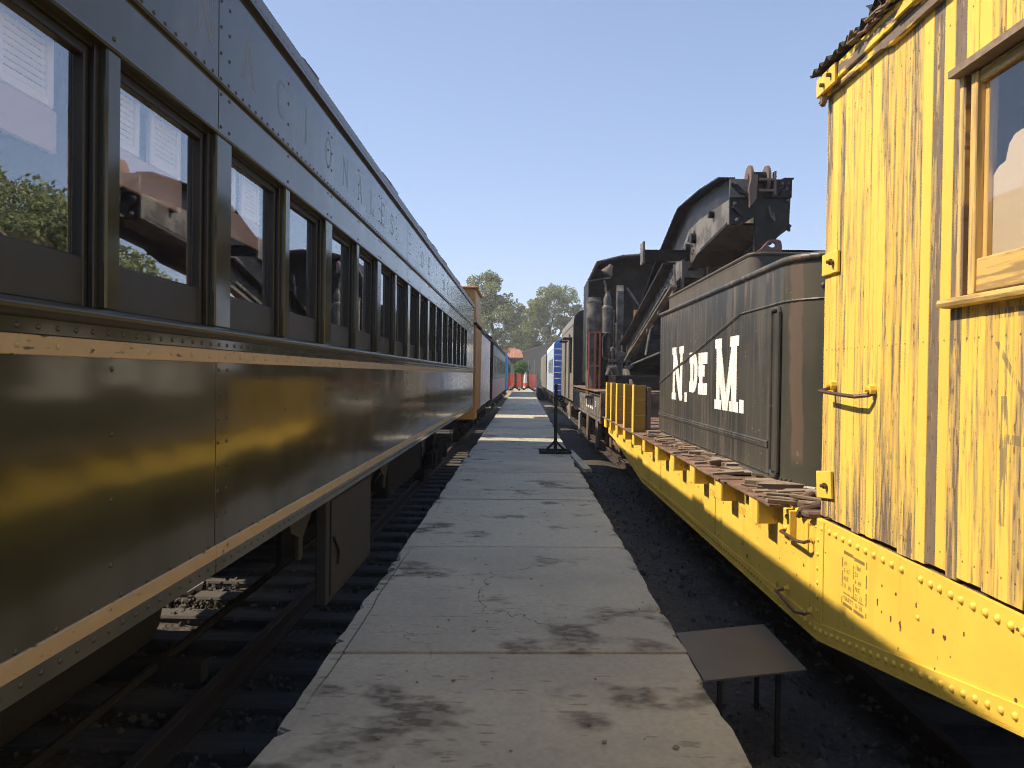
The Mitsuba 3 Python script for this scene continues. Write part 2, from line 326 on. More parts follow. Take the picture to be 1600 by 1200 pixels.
# lettering: slab glyphs, height 1
def glyph(ch, w=0.7, t=0.17, thin=0.10, serif=0.13):
    L = lambda a, b, q: LineString([a, b]).buffer(q / 2, cap_style=2)
    V = lambda x, q: sbox(x - q / 2, 0, x + q / 2, 1)
    S = lambda x, z, q: sbox(x - q / 2 - serif * 0.55, 0 if z == 0 else 1 - serif * 0.8, x + q / 2 + serif * 0.55, serif * 0.8 if z == 0 else 1)
    clip = sbox(-0.3, 0, w + 0.3, 1)
    def arc(a0, a1, rx=w / 2, q=t, n=24):
        an = np.linspace(math.radians(a0), math.radians(a1), n)
        o = [(w / 2 + rx * math.cos(a), 0.5 + 0.5 * math.sin(a)) for a in an]
        i = [(w / 2 + (rx - q) * math.cos(a), 0.5 + (0.5 - q * 0.8) * math.sin(a)) for a in an[::-1]]
        return Polygon(o + i)
    if ch == 'N': p = [V(t / 2, thin), V(w - t / 2, thin), L((t * 0.3, 1.02), (w - t * 0.4, -0.02), t), S(t / 2, 1, thin), S(t / 2, 0, thin), S(w - t / 2, 1, thin)]
    elif ch == 'M': p = [V(t / 2, thin), V(w - t / 2, t), L((t * 0.3, 1.02), (w / 2, -0.02), t), L((w - t * 0.4, 1.02), (w / 2, -0.02), thin), S(t / 2, 0, thin), S(w - t / 2, 0, t), S(t / 2, 1, thin), S(w - t / 2, 1, t)]
    elif ch == 'D': p = [V(t * 0.8, t), arc(-90, 90, w * 0.5).difference(sbox(-1, -1, w * 0.4, 2)), sbox(t * 0.5, 0, w * 0.52, t * 0.8), sbox(t * 0.5, 1 - t * 0.8, w * 0.52, 1), sbox(0, 0, t, t * 0.8), sbox(0, 1 - t * 0.8, t, 1)]
    elif ch == 'E': p = [V(t * 0.8, t), sbox(0, 0, w, t * 0.8), sbox(0, 1 - t * 0.8, w, 1), sbox(0, 0.43, w * 0.72, 0.43 + t * 0.8), sbox(w - thin, 0, w, 0.28), sbox(w - thin, 0.74, w, 1)]
    elif ch == 'A': p = [L((t * 0.4, 0), (w / 2, 1.02), thin), L((w - t * 0.4, 0), (w / 2, 1.02), t), sbox(w * 0.25, 0.28, w * 0.75, 0.28 + thin), S(t * 0.4, 0, thin), S(w - t * 0.4, 0, t)]
    elif ch == 'L': p = [V(t * 0.8, t), sbox(0, 0, w, t * 0.7), sbox(w - thin, 0, w, 0.3), S(t * 0.8, 1, t)]
    elif ch == 'I': p = [V(w / 2, t), S(w / 2, 0, t), S(w / 2, 1, t)]
    elif ch == 'C': p = [arc(50, 310)]
    elif ch == 'O': p = [arc(0, 180), arc(180, 360)]
    elif ch == 'X': p = [L((0.08, 0), (w - 0.08, 1), thin), L((0.08, 1), (w - 0.08, 0), t), S(0.1, 0, thin), S(w - 0.1, 0, t), S(0.1, 1, t), S(w - 0.1, 1, thin)]
    elif ch == 'S':
        pts = [(w * (0.5 + 0.42 * math.cos(a)), 0.74 + 0.19 * math.sin(a)) for a in np.linspace(0.3, 4.4, 14)] + [(w * (0.5 + 0.42 * math.cos(a)), 0.27 + 0.20 * math.sin(a)) for a in np.linspace(1.3, -2.8, 14)]
        p = [LineString(pts).buffer(t * 0.45)]
    elif ch == '.': p = [sbox(0, 0, 0.2, 0.17)]
    return unary_union(p).intersection(clip)
def letter_x(mb, poly, x0, x1, y, z, sy, sz, face):
    """a glyph on a face looking along +x (face 1, reading towards +y) or -x (face -1, reading towards -y)"""
    return mb.px(affinity.affine_transform(poly, [face * sy, 0, 0, sz, y, z]), x0, x1)
def text_on(mb, txt, h, x, y, z, face):
    m = meshkit.text_mesh(txt, h, 0.0015)
    v = np.array(m.vertices)
    return mb.add(np.stack([np.full(len(v), x) + face * v[:, 2], y + face * v[:, 0], z + v[:, 1]], 1), m.faces)

# ------------------------------------------------------------------ setting: ground, walkway
GZ = -2.10
def ground():
    xs = np.unique(np.concatenate([[-900, -300, -100, -40, -15, -8], np.arange(-5, 6.01, 0.12), [8, 15, 40, 100, 300, 900]]))
    ys = np.unique(np.concatenate([[-200, -40, -10, -4], np.arange(0, 26, 0.12), np.arange(26, 60, 0.6), [60, 70, 80, 93, 95, 110, 130, 160, 250, 500, 1500]]))
    X, Y = np.meshgrid(xs, ys, indexing='ij')
    P = np.stack([X, Y, X * 0], -1)
    bank = np.clip((X - 1.9) / 0.6, 0, 1)
    Z = np.where(X < 0, -2.225, -2.06 - 0.14 * bank) + (meshkit.fbm(P * 1.2, 3, 3) - 0.5) * 0.10 + (meshkit.fbm(P * 6, 2, 5) - 0.5) * 0.03
    far = np.clip((Y - 90) / 5, 0, 1)
    Z = Z * (1 - far) + (-1.60) * far
    Z = np.where((np.abs(X) > 7) | (Y > 60), -2.12, Z)
    nx, ny = X.shape
    i, j = np.meshgrid(np.arange(nx - 1), np.arange(ny - 1), indexing='ij')
    q = np.stack([i * ny + j, (i + 1) * ny + j, (i + 1) * ny + j + 1, i * ny + j + 1], -1).reshape(-1, 4)
    k = put('ground', trimesh.Trimesh(np.stack([X, Y, Z], -1).reshape(-1, 3), np.vstack([q[:, [0, 1, 2]], q[:, [0, 2, 3]]]), process=False), 'gravel', smooth=True)
    labels[k] = {'kind': 'structure', 'label': 'dark gravel ground between the two lines of railway cars'}
ground()

PX0, PX1, PZ = -1.064, 0.946, -1.55
def walkway():
    joints = [-1.0] + [1.62 + 2.65 * k for k in range(-0, 38)]
    labels['walkway'] = {'kind': 'structure', 'label': 'long concrete slab walkway running between the railway cars'}
    for q in range(len(joints) - 1):
        a, b = joints[q] + 0.006, joints[q + 1] - 0.006
        nseg = 90 if b < 8 else (40 if b < 14 else 10)
        def edge(x, amp, seed):
            t = np.linspace(0, 1, nseg)
            yy = a + (b - a) * t
            off = (meshkit.fbm(np.stack([yy * 4, yy * 0 + seed, yy * 0], -1), 4, seed) - 0.5) * amp
            chip = np.maximum(0, meshkit.fbm(np.stack([yy * 9, yy * 0 + seed, yy * 0 + 2], -1), 3, seed + 9) - 0.66) * 0.35
            return x + off, yy, chip
        xl, yl, cl = edge(PX0, 0.045, 3); xr, yr, cr = edge(PX1, 0.045, 6)
        poly = Polygon([(x + c, y + x * 0.05) for x, y, c in zip(xl, yl, cl)] + [(x - c, y + x * 0.05) for x, y, c in zip(xr[::-1], yr[::-1], cr[::-1])]).buffer(0)
        low, top = Polygon(poly), poly.buffer(-0.012, join_style=2)
        dz = R.uniform(-0.004, 0.004)
        mb = MB().pz(low, PZ - 0.5, PZ - 0.014 + dz)
        # worn, slightly rounded upper edge: a second sheet set in
        mb.pz(top, PZ - 0.0145 + dz, PZ + dz)
        put('walkway__slab', mb, 'concrete')
walkway()

def litter():
    mb = MB()
    for q in range(90):
        x, y = R.uniform(-0.95, 0.85), 2.4 + 9 * R.random() ** 1.5
        sz = R.uniform(0.003, 0.012)
        mb.rbox((x, y, PZ + 0.004), (sz, sz * R.uniform(0.4, 1), 0.0025), trimesh.transformations.euler_matrix(R.uniform(-.3, .3), R.uniform(-.3, .3), R.uniform(0, 3))[:3, :3], 0.001)
    k = put('walkway_litter', mb, 'wood')
    labels[k] = {'kind': 'stuff', 'label': 'tiny dry crumbs and leaf bits on the walkway', 'category': 'litter'}
litter()
def rails(name, xc, lab, y1=90):
    t = thing(name, lab, 'railway track')
    prof = [(-0.065, -0.145), (0.065, -0.145), (0.065, -0.13), (0.012, -0.115), (0.012, -0.04), (0.035, -0.03), (0.035, -0.006), (0.027, 0), (-0.027, 0), (-0.035, -0.006), (-0.035, -0.03), (-0.012, -0.04), (-0.012, -0.115), (-0.065, -0.13)]
    for s in (-1, 1):
        put(t + '__rail', MB().py([(xc + s * 0.752 + a, -2.0 + b) for a, b in prof], -3, y1), 'rail')
    src = None
    for k in range(60):
        y = 1.0 + 0.575 * k
        if src is None: src = put(t + '__sleeper', MB().box(-1.25, 1.25, -0.12, 0.12, -0.17, 0, 0.02), 'sleeper', to_world=T().translate([xc, y, -2.148]))
        else: again(t + '__sleeper', src, T().translate([xc + R.uniform(-0.05, 0.05), y + R.uniform(-0.03, 0.03), -2.148 + R.uniform(-0.012, 0.008)]).rotate([0, 0, 1], R.uniform(-1.5, 1.5)))
    return t
lt = rails('railway_track', -2.72, 'rusty rails on sleepers beneath the dark olive passenger coach')
rails('railway_track', 3.15, 'shaded rails on sleepers beneath the yellow flatcar')
mb = MB(); text_on(mb, '17709', 0.045, -1.9635 + 0.018, 2.98, -2.075, 1)
put(lt + '__chalk_mark', mb, 'white')

def stones():
    ico = trimesh.creation.icosahedron()
    mb = MB()
    def lay(n, x0, x1, y0, y1, z, s0, s1):
        for _ in range(n):
            y = y0 + (y1 - y0) * R.random() ** 1.6
            s = s0 + (s1 - s0) * R.random() ** 2
            v = ico.vertices * (NP.uniform(0.6, 1.1, (12, 1))) * s * NP.uniform(0.5, 1.0, 3)
            M = trimesh.transformations.random_rotation_matrix(NP.random(3))[:3, :3]
            mb.add(v @ M.T + [R.uniform(x0, x1), y, z + s * 0.3 + R.uniform(-0.01, 0.05)], ico.faces)
    lay(3200, 0.95, 2.3, 1.5, 17, -2.07, 0.010, 0.034)
    lay(70, 0.95, 2.2, 2.0, 14, -2.08, 0.04, 0.08)
    lay(900, -1.9, -1.1, 2, 16, -2.21, 0.015, 0.045)
    lay(900, -3.3, -2.0, 2.3, 9, -2.22, 0.015, 0.05)
    lay(420, -3.5, -2.85, 6.7, 8.0, -2.21, 0.015, 0.05)
    k = put('ballast_stone', mb, 'stone')
    labels[k] = {'kind': 'stuff', 'label': 'loose ballast stones scattered beside the walkway and between the sleepers', 'category': 'gravel'}
stones()

def truck(t, xc, yc, m='under', r=0.42, wb=0.95):
    """a railway truck: wheels, axles, side frames; parts of the car t"""
    for s in (-1, 1):
        mb = MB().px([(yc - wb - 0.35, -1.45), (yc + wb + 0.35, -1.45), (yc + wb + 0.3, -1.70), (yc + wb * 0.5, -1.62), (yc + 0.3, -1.78), (yc - 0.3, -1.78), (yc - wb * 0.5, -1.62), (yc - wb - 0.3, -1.70)], xc + s * 0.98 - 0.05, xc + s * 0.98 + 0.05)
        for d in (-1, 1): mb.box(xc + s * 0.98 - 0.10, xc + s * 0.98 + 0.10, yc + d * wb - 0.14, yc + d * wb + 0.14, -1.74, -1.46, 0.02)
        for d in (-0.18, 0, 0.18): mb.cyl((xc + s * 1.0, yc + d, -1.74), (xc + s * 1.0, yc + d, -1.42), 0.06, n=10)
        put(t + '__truck_frame', mb, m)
    for d in (-1, 1):
        for s in (-1, 1):
            x = xc + s * 0.752
            mb = MB().cyl((x - 0.06, yc + d * wb, -2.0 + r), (x + 0.06, yc + d * wb, -2.0 + r), r, n=28)
            mb.cyl((x - s * 0.06, yc + d * wb, -2.0 + r), (x - s * 0.09, yc + d * wb, -2.0 + r), r + 0.03, n=28)
            mb.cyl((x + s * 0.06, yc + d * wb, -2.0 + r), (x + s * 0.10, yc + d * wb, -2.0 + r), 0.12, n=12)
            put(t + '__wheel', mb, m, smooth=30)
        put(t + '__axle', MB().cyl((xc - 0.7, yc + d * wb, -2.0 + r), (xc + 0.7, yc + d * wb, -2.0 + r), 0.08, n=10), m)

# ------------------------------------------------------------------ the dark olive passenger coach on the left
X = -1.2
def coach():
    t = thing('passenger_coach', 'dark olive riveted passenger coach with gold stripes and a long row of windows', 'railway coach')
    Y0, Y1 = -2.2, 18.2
    seams = [Y0, 2.98, 7.83, 12.68, 17.5, Y1]
    for a, b in zip(seams[:-1], seams[1:]):
        put(t + '__side_panel', MB().box(X - 0.03, X, a + 0.003, b - 0.003, -0.665, 0.052, 0.002), 'coach')
        put(t + '__header_panel', MB().box(X - 0.03, X, a + 0.003, b - 0.003, 0.956, 1.15, 0.002), 'coach')
        put(t + '__letterboard', MB().box(X - 0.03, X - 0.001, a + 0.003, b - 0.003, 1.151, 1.64, 0.002), 'coach')
        put(t + '__gold_belt', MB().box(X - 0.03, X + 0.008, a + 0.002, b - 0.002, 0.049, 0.099, 0.002), 'gold')
        put(t + '__gold_skirt_stripe', MB().box(X - 0.03, X + 0.008, a + 0.002, b - 0.002, -0.713, -0.662, 0.002), 'gold')
        put(t + '__skirt', MB().box(X - 0.03, X + 0.005, a + 0.002, b - 0.002, -0.772, -0.714, 0.003), 'coach')
    put(t + '__belt_rail', MB().box(X - 0.03, X + 0.006, Y0, Y1, 0.0995, 0.142, 0.003), 'coach')
    sill = [(X - 0.06, 0.135), (X + 0.002, 0.138), (X + 0.020, 0.146), (X + 0.034, 0.158), (X + 0.036, 0.168), (X + 0.028, 0.178), (X + 0.012, 0.186), (X - 0.06, 0.194)]
    put(t + '__sill_moulding', MB().py(sill, Y0, Y1), 'coach_gloss', smooth=35)
    put(t + '__letterboard_moulding', MB().py([(X - 0.01, 1.138), (X + 0.012, 1.141), (X + 0.016, 1.150), (X + 0.012, 1.158), (X - 0.01, 1.161)], Y0, Y1), 'coach_gloss', smooth=35)
    put(t + '__header_lip', MB().py([(X - 0.03, 0.944), (X + 0.006, 0.944), (X + 0.009, 0.952), (X + 0.005, 0.962), (X - 0.03, 0.962)], Y0, Y1), 'coach_gloss')
    # roof and gutter
    pts = [(X + 0.012, 1.635), (X + 0.016, 1.70), (X - 0.05, 1.79), (X - 0.2, 1.905), (X - 0.5, 2.03), (X - 1.0, 2.15), (X - 1.5, 2.19)]
    full = pts + [(2 * (X - 1.5) - a, b) for a, b in pts[::-1][1:]]
    inner = [(a * 0.97 - 0.081, b - 0.03) for a, b in full]
    put(t + '__roof', MB().py(full + inner[::-1], Y0, Y1), 'roof_coach', smooth=40)
    k = 0
    for y in np.arange(1.9, Y1, 2.42):
        mb = MB()
        for (a, b), (c, d) in zip(pts[1:-1], pts[2:]):
            mb.py([(a, b - 0.004), (c, d - 0.004), (c + 0.004, d + 0.012), (a + 0.006, b + 0.010)], y - 0.03, y + 0.03)
        put(t + '__roof_batten', mb, 'roof_coach')
    put(t + '__gutter', MB().py([(X - 0.02, 1.612), (X + 0.022, 1.616), (X + 0.024, 1.634), (X - 0.02, 1.634)], Y0, Y1), 'coach_gloss')
    for y in (11.2, 7.6):
        put(t + '__roof_vent', MB().box(X - 0.42, X - 0.10, y - 0.25, y + 0.25, 1.83, 1.92, 0.03), 'roof_coach')
    # posts and windows
    ends = []
    y, narrow = 2.26 - 3 * 1.64, True
    while y < 17.0:
        ends.append((y, narrow)); y += 0.86 if narrow else 0.78; narrow = not narrow
    for q, (ye, nar) in enumerate(ends):
        w = 0.075 if nar else 0.155
        if q == len(ends) - 1: ye, w = Y1, Y1 - ye + w
        if q == 0: w = ye - Y0
        put(t + '__post', MB().box(X - 0.075, X + 0.001, ye - w, ye, 0.188, 0.957, 0.006), 'coach')
    src = None
    for q in range(len(ends) - 1):
        ya = ends[q][0]; yb = ya + 0.704
        w = thing_key = key(t + '__window')
        if src is None:
            f = MB().box(X - 0.075, X - 0.040, 0, 0.045, 0.19, 0.956, 0.004).box(X - 0.075, X - 0.040, 0.659, 0.704, 0.19, 0.956, 0.004)
            f.box(X - 0.074, X - 0.041, 0.042, 0.662, 0.192, 0.335, 0.004).box(X - 0.074, X - 0.041, 0.042, 0.662, 0.905, 0.956, 0.004)
            f.box(X - 0.041, X - 0.030, 0.0, 0.704, 0.934, 0.957).box(X - 0.041, X - 0.022, 0.680, 0.704, 0.19, 0.956, 0.003)
            src = mikit.ply(level(f.get(), t), 'm_sash')
            pane = mikit.ply(level(trimesh.Trimesh([[X - 0.058, 0.04, 0.33], [X - 0.058, 0.665, 0.33], [X - 0.058, 0.665, 0.91], [X - 0.058, 0.04, 0.91]], [[0, 1, 2], [0, 2, 3]], process=False), t), 'm_glass')
            sh = MB()
            for s0 in (0.075, 0.385):
                sh.box(X - 0.118, X - 0.100, s0, s0 + 0.03, 0.735, 0.93, 0.003).box(X - 0.118, X - 0.100, s0 + 0.205, s0 + 0.235, 0.735, 0.93, 0.003)
                sh.box(X - 0.118, X - 0.100, s0 + 0.0301, s0 + 0.2049, 0.735, 0.762, 0.003)
                for z in np.arange(0.774, 0.93, 0.019):
                    sh.rbox((X - 0.109, s0 + 0.1175, z), (0.0015, 0.0872, 0.0072), trimesh.transformations.rotation_matrix(0.25, [0, 1, 0])[:3, :3])
            shp = MB().box(X - 0.122, X - 0.104, 0.06, 0.64, 0.615, 0.734, 0.003)
            shutter, spanel = mikit.ply(level(sh.get(), t), 'm_shutter'), mikit.ply(level(shp.get(), t), 'm_shutter_panel')
        tw = T().translate([0, ya, 0])
        scene[w] = {**src, 'to_world': tw}
        scene[w + '__pane'] = {**pane, 'to_world': tw}
        if ya < 3.5:
            scene[w + '__shutter'] = {**shutter, 'to_world': tw}
            scene[w + '__shutter_panel'] = {**spanel, 'to_world': tw}
    # rivets
    mb = MB()
    rr = lambda y, z, x=X, r=0.0085: mb.dome((x - 0.0005, y, z), 1, r, 0.7, 8 if y < 6 else 6)
    for y in np.arange(0.8, Y1, 0.08): rr(y + 0.03, 0.119, X + 0.006)
    for y in np.arange(0.8, Y1, 0.078): rr(y, -0.737, X + 0.005); rr(y + 0.02, 1.178, X - 0.001)
    for y in np.arange(0.84, Y1, 0.16): rr(y, -0.654)
    for ye, nar in ends:
        if ye < 0.5: continue
        for yc in ([ye - 0.04] if nar else [ye - 0.115, ye - 0.03]):
            for z in (np.arange(0.017, -0.6, -0.19) if nar else np.arange(0.02, -0.62, -0.095 if abs(ye % 4.87 - 3.1) < 0.4 or True else -0.19)): rr(yc, z)
            for z in (0.985, 1.115): rr(yc, z)
            for z in (1.28, 1.385, 1.49): rr(yc, z, X - 0.001)
    k = put(t + '__rivets', mb, 'coach_gloss', smooth=True); stuff(k, 'dark rivet heads along the coach side')
    mb = MB()
    for y in np.arange(0.84, Y1, 0.158): mb.dome((X + 0.0075, y, 0.073), 1, 0.0095, 0.7, 8)
    k = put(t + '__belt_rivets', mb, 'gold', smooth=True); stuff(k, 'gold rivet heads on the belt stripe')
    mb = MB()
    for y in np.arange(0.8, Y1, 0.077): mb.dome((X + 0.0125, y, 1.652), 1, 0.0075, 0.7, 6)
    k = put(t + '__gutter_rivets', mb, 'roof_coach', smooth=True); stuff(k, 'rivet heads along the gutter')
    # faded lettering
    for txt, y0, st in (('NACIONALES', 2.78, 0.449), ('DE', 8.9, 0.62), ('MEXICO', 11.3, 0.58)):
        for q, ch in enumerate(txt):
            wd = 0.8 if ch == 'M' else (0.35 if ch == 'I' else 0.62)
            put(t + '__letter', letter_x(MB(), glyph(ch, wd, 0.12, 0.06, 0.09), X - 0.002, X - 0.0005, y0 + q * st, 1.272, 0.24, 0.195, 1), 'faded_letter' if y0 + q * st < 3.5 else 'ghost_letter')
    # ends, interior
    put(t + '__end_wall', MB().box(X - 3.0, X - 0.004, Y1 - 0.06, Y1 + 0.03, -0.77, 1.64, 0.01), 'under')
    mb = MB().box(X - 2.98, X - 0.05, Y0, Y1 - 0.1, -0.60, -0.55).box(X - 3.0, X - 2.95, Y0, Y1 - 0.1, -0.77, 1.7).box(X - 2.9, X - 0.1, Y0, Y1 - 0.1, 1.60, 1.64)
    mb.box(X - 2.98, X - 0.05, Y0, Y0 + 0.05, -0.55, 1.6).box(X - 0.12, X - 0.08, Y0, Y1 - 0.1, -0.55, 0.16)
    put(t + '__interior_lining', mb, 'interior')
    for y in np.arange(0.6, 17, 1.64):
        put(t + '__seat', MB().box(X - 1.1, X - 0.18, y - 0.06, y + 0.06, -0.5, 0.42, 0.05).box(X - 1.1, X - 0.18, y + 0.061, y + 0.5, -0.15, 0.0, 0.04), 'seat')
    # underbody
    put(t + '__centre_sill', MB().box(-3.1, -2.3, Y0, Y1, -1.15, -0.68), 'under')
    put(t + '__underframe', MB().box(-4.15, X - 0.04, Y0, Y1, -0.72, -0.66), 'under')
    put(t + '__battery_box', MB().box(X - 0.10, X - 0.03, 4.82, 6.22, -1.44, -0.775, 0.008).box(X - 0.03, X - 0.018, 4.9, 6.15, -1.40, -0.80, 0.004), 'under_grey')
    put(t + '__door_latch', MB().tube([(X - 0.012, 4.93, -1.03), (X - 0.006, 5.02, -1.11), (X - 0.006, 5.06, -1.17), (X - 0.01, 5.05, -1.23)], 0.009), 'black')
    for ya, yb, zb in ((-2, 1.6, -1.7), (1.7, 6.55, -1.72), (8.05, 10.5, -1.75), (10.6, 14.0, -1.5)):
        put(t + '__equipment_box', MB().box(-4.15, -3.45, ya, yb, zb, -0.74, 0.02), 'under')
    for ya, yb in ((7.2, 9.2), (9.6, 11.6), (2.4, 3.8)):
        put(t + '__air_tank', MB().cyl((-2.05, ya, -1.15), (-2.05, yb, -1.15), 0.26, n=18), 'under', smooth=30)
    put(t + '__equipment_rack', MB().box(-2.25, -1.75, 10.0, 13.2, -1.6, -0.75, 0.03).box(-2.25, -2.2, 7.0, 9.8, -1.75, -0.75), 'under')
    for y, sc in ((4.33, 1.0), (6.95, 0.8), (9.6, 0.8)):
        put(t + '__hanger_bracket', MB().px([(y - 0.25, -0.773), (y + 0.24, -0.773), (y + 0.10, -0.86), (y + 0.035, -0.905), (y - 0.045, -0.905), (y - 0.2, -0.85)], X - 0.06, X - 0.045)
            .box(X - 0.075, X - 0.05, y - 0.045, y + 0.035, -0.905 - 0.13 * sc, -0.9, 0.004), 'bracket')
    put(t + '__pipe', MB().tube([(X - 0.1, 4.62, -0.78), (X - 0.12, 4.66, -0.86), (X - 0.16, 4.62, -0.90)], 0.03), 'under_grey')
    put(t + '__step_rod', MB().cyl((X - 0.03, 13.1, -1.12), (X - 0.03, 13.1, -0.77), 0.012, n=8), 'under_grey')
    put(t + '__brake_rigging', MB().cyl((-1.95, 2.0, -1.55), (-1.95, 15.0, -1.5), 0.025, n=6).box(-3.2, -1.7, 4.05, 4.15, -1.62, -1.52), 'under')
    truck(t, -2.72, 15.6); truck(t, -2.72, 0.2)
coach()

k = put('concrete_block', MB().px([(7.30, -2.24), (7.50, -2.24), (7.58, -2.10), (7.22, -2.10)], -3.36, -3.16), 'white')
tag(k, 'small pale sunlit concrete block glimpsed under the passenger coach', 'block')

# ------------------------------------------------------------------ yellow flatcar on the right
S = 1.65
def flatcar():
    t = thing('yellow_flatcar', 'yellow riveted flatcar with a deep fish-bellied side sill carrying cabin and tender', 'flatcar')
    poly = Polygon([(-0.05, -0.80), (14.75, -0.80), (14.75, -1.10), (13.6, -1.16), (10.55, -1.47), (4.25, -1.47), (2.5, -1.175), (1.4, -0.99), (-0.05, -0.99)])
    put(t + '__side_sill', MB().px(poly, S, S + 0.02), 'yellow')
    fl = poly.buffer(0.0).exterior
    bot = [(14.75, -1.10), (13.6, -1.16), (10.55, -1.47), (4.25, -1.47), (2.5, -1.175), (1.4, -0.99), (-0.05, -0.99)]
    mb = MB()
    for (a, b), (c, d) in zip(bot[:-1], bot[1:]): mb.px([(a, b), (c, d), (c, d - 0.012), (a, b - 0.012)], S - 0.012, S + 0.16)
    put(t + '__bottom_flange', mb, 'yellow')
    mb = MB()
    for (a, b), (c, d) in zip(bot[:-1], bot[1:]): mb.px([(a, b + 0.085), (c, d + 0.085), (c, d + 0.002), (a, b + 0.002)], S - 0.009, S - 0.0005)
    put(t + '__bottom_angle', mb, 'yellow')
    put(t + '__far_sill', MB().px(poly, 4.63, 4.65), 'yellow')
    put(t + '__underframe', MB().box(S + 0.2, 4.5, 0, 14.7, -1.05, -0.86).box(2.85, 3.45, 0.1, 14.6, -1.45, -1.05), 'under')
    put(t + '__splice_plate', MB().box(S - 0.006, S - 0.0004, 4.20, 4.34, -1.38, -0.805, 0.002), 'yellow')
    put(t + '__sill_stiffener', MB().box(S - 0.010, S - 0.0004, 4.42, 4.72, -1.02, -0.802, 0.003).box(S - 0.05, S - 0.0004, 4.60, 4.72, -0.999, -0.815, 0.004), 'yellow')
    for y in (9.15, 6.55): put(t + '__sill_seam', MB().box(S - 0.004, S - 0.0004, y, y + 0.012, -1.38, -0.82), 'yellow_dull')
    # rivets that show one by one, then the small ones
    src = None
    def rivet(y, z, x=S, r=0.017):
        nonlocal src
        z = lev(z, S)
        if src is None:
            src = key(t + '__rivet')
            scene[src] = mikit.ply(MB().dome((0, 0, 0), -1, 0.017, 0.8, 10).get(), 'm_yellow', smooth=True, to_world=T().translate([x + 0.0005, y, z]))
        else: again(t + '__rivet', src, T().translate([x + 0.0005, y, z]).scale([r / 0.017] * 3))
    y = 2.45
    while y < 4.6:
        if not 3.24 < y < 3.33: rivet(y + R.uniform(-.004, .004), -0.848)
        y += 0.073 if y < 3.2 else 0.088
    def bz(y): return float(np.interp(y, [0, 1.4, 2.5, 4.25, 10.55], [-0.99, -0.99, -1.175, -1.47, -1.47]))
    for y in np.arange(2.4, 5.2, 0.075): rivet(y, bz(y) + 0.045, S - 0.009, 0.0155)
    for z in (-0.92, -1.0, -1.08, -1.16, -1.24, -1.32): rivet(4.27, z, S - 0.006, 0.013)
    for z in (-0.86, -0.93): rivet(4.66, z, S - 0.05, 0.016)
    rivet(3.2, -1.015, S, 0.013)
    mb = MB()
    for y in np.arange(5.25, 10.5, 0.075): mb.dome((S - 0.0085, y, -1.425), -1, 0.0135, 0.8, 6)
    for y in np.arange(4.8, 14.2, 0.30): mb.dome((S + 0.0005, y, -1.05), -1, 0.012, 0.8, 6)
    k = put(t + '__small_rivets', mb, 'yellow_dull', smooth=True); stuff(k, 'small rivets along the far part of the sill')
    # stake pockets
    ps = None
    for q, yf in enumerate([5.16] + [6.06 + 0.93 * n for n in range(10)]):
        if ps is None:
            a = MB().box(1.52, 1.535, -0.18, 0, -0.97, -0.818, 0.004).box(1.535, S + 0.002, -0.18, -0.165, -0.97, -0.818, 0.003).box(1.535, S + 0.002, -0.015, 0, -0.97, -0.818, 0.003)
            a.cyl((1.53, -0.172, -0.97), (1.53, -0.172, -0.818), 0.012, n=8)
            for dy in (-0.21, 0.02):
                a.box(S - 0.012, S - 0.0006, dy, dy + 0.05, -0.95, -0.83, 0.003)
                for z in (-0.87, -0.92): a.dome((S - 0.0115, dy + 0.025, z), -1, 0.014, 0.8, 7)
            ps = put(t + '__stake_pocket', a, 'yellow', to_world=T().translate([0, yf, 0]))
        else: again(t + '__stake_pocket', ps, T().translate([0, yf, 0]))
    # deck: steel edge plates and splintered boards
    put(t + '__deck', MB().box(S + 0.021, 4.62, 0, 14.7, -0.855, -0.803), 'rust')
    for a, b in zip((4.72, 5.72, 6.62, 7.55, 8.47, 9.4, 10.4, 11.9, 13.3), (5.70, 6.60, 7.53, 8.45, 9.38, 10.38, 11.88, 13.28, 14.7)):
        put(t + '__deck_edge_plate', MB().box(1.505 + R.uniform(-.01, .01), 1.80, a, b, -0.815, -0.797, 0.003), 'rust')
    y = 4.55
    while y < 10.6:
        w = R.uniform(0.12, 0.2); x0 = R.uniform(1.56, 1.75)
        jag = [(x0 + R.uniform(0, 0.10), y + w * q / 6) for q in range(7)]
        p = Polygon(jag + [(1.98, y + w), (1.98, y)])
        if p.is_valid and R.random() < 0.8:
            z = -0.797 + R.uniform(0, 0.012)
            put(t + '__deck_board', MB().pz(p, z, z + R.uniform(0.02, 0.045)), 'wood')
        y += w + R.uniform(0.01, 0.10)
    for q in range(46):
        y, x = R.uniform(4.6, 10.4), R.uniform(1.55, 1.80)
        M = trimesh.transformations.euler_matrix(R.uniform(-.1, .1), R.uniform(-.1, .1), R.uniform(-0.6, 0.6))[:3, :3]
        put(t + '__splinter', MB().rbox((x, y, -0.775 + R.uniform(0, 0.03)), (R.uniform(0.04, 0.13), R.uniform(0.008, 0.03), R.uniform(0.005, 0.013)), M, 0.003), 'wood')
    for q in range(5):
        put(t + '__rubble', MB().rbox((R.uniform(1.66, 1.85), 4.35 + q * 0.12, -0.79), (0.07, 0.05, 0.02), trimesh.transformations.random_rotation_matrix(np.array([0.1 * q, 0.5, 0.3]))[:3, :3], 0.012), 'rust')
    # grab irons on the sill
    put(t + '__grab_iron', MB().tube([(S, 4.66, -0.93), (S - 0.075, 4.68, -0.955), (S - 0.08, 4.40, -0.955), (S - 0.06, 4.34, -0.95), (S, 4.34, -0.935)], 0.010), 'iron', smooth=40)
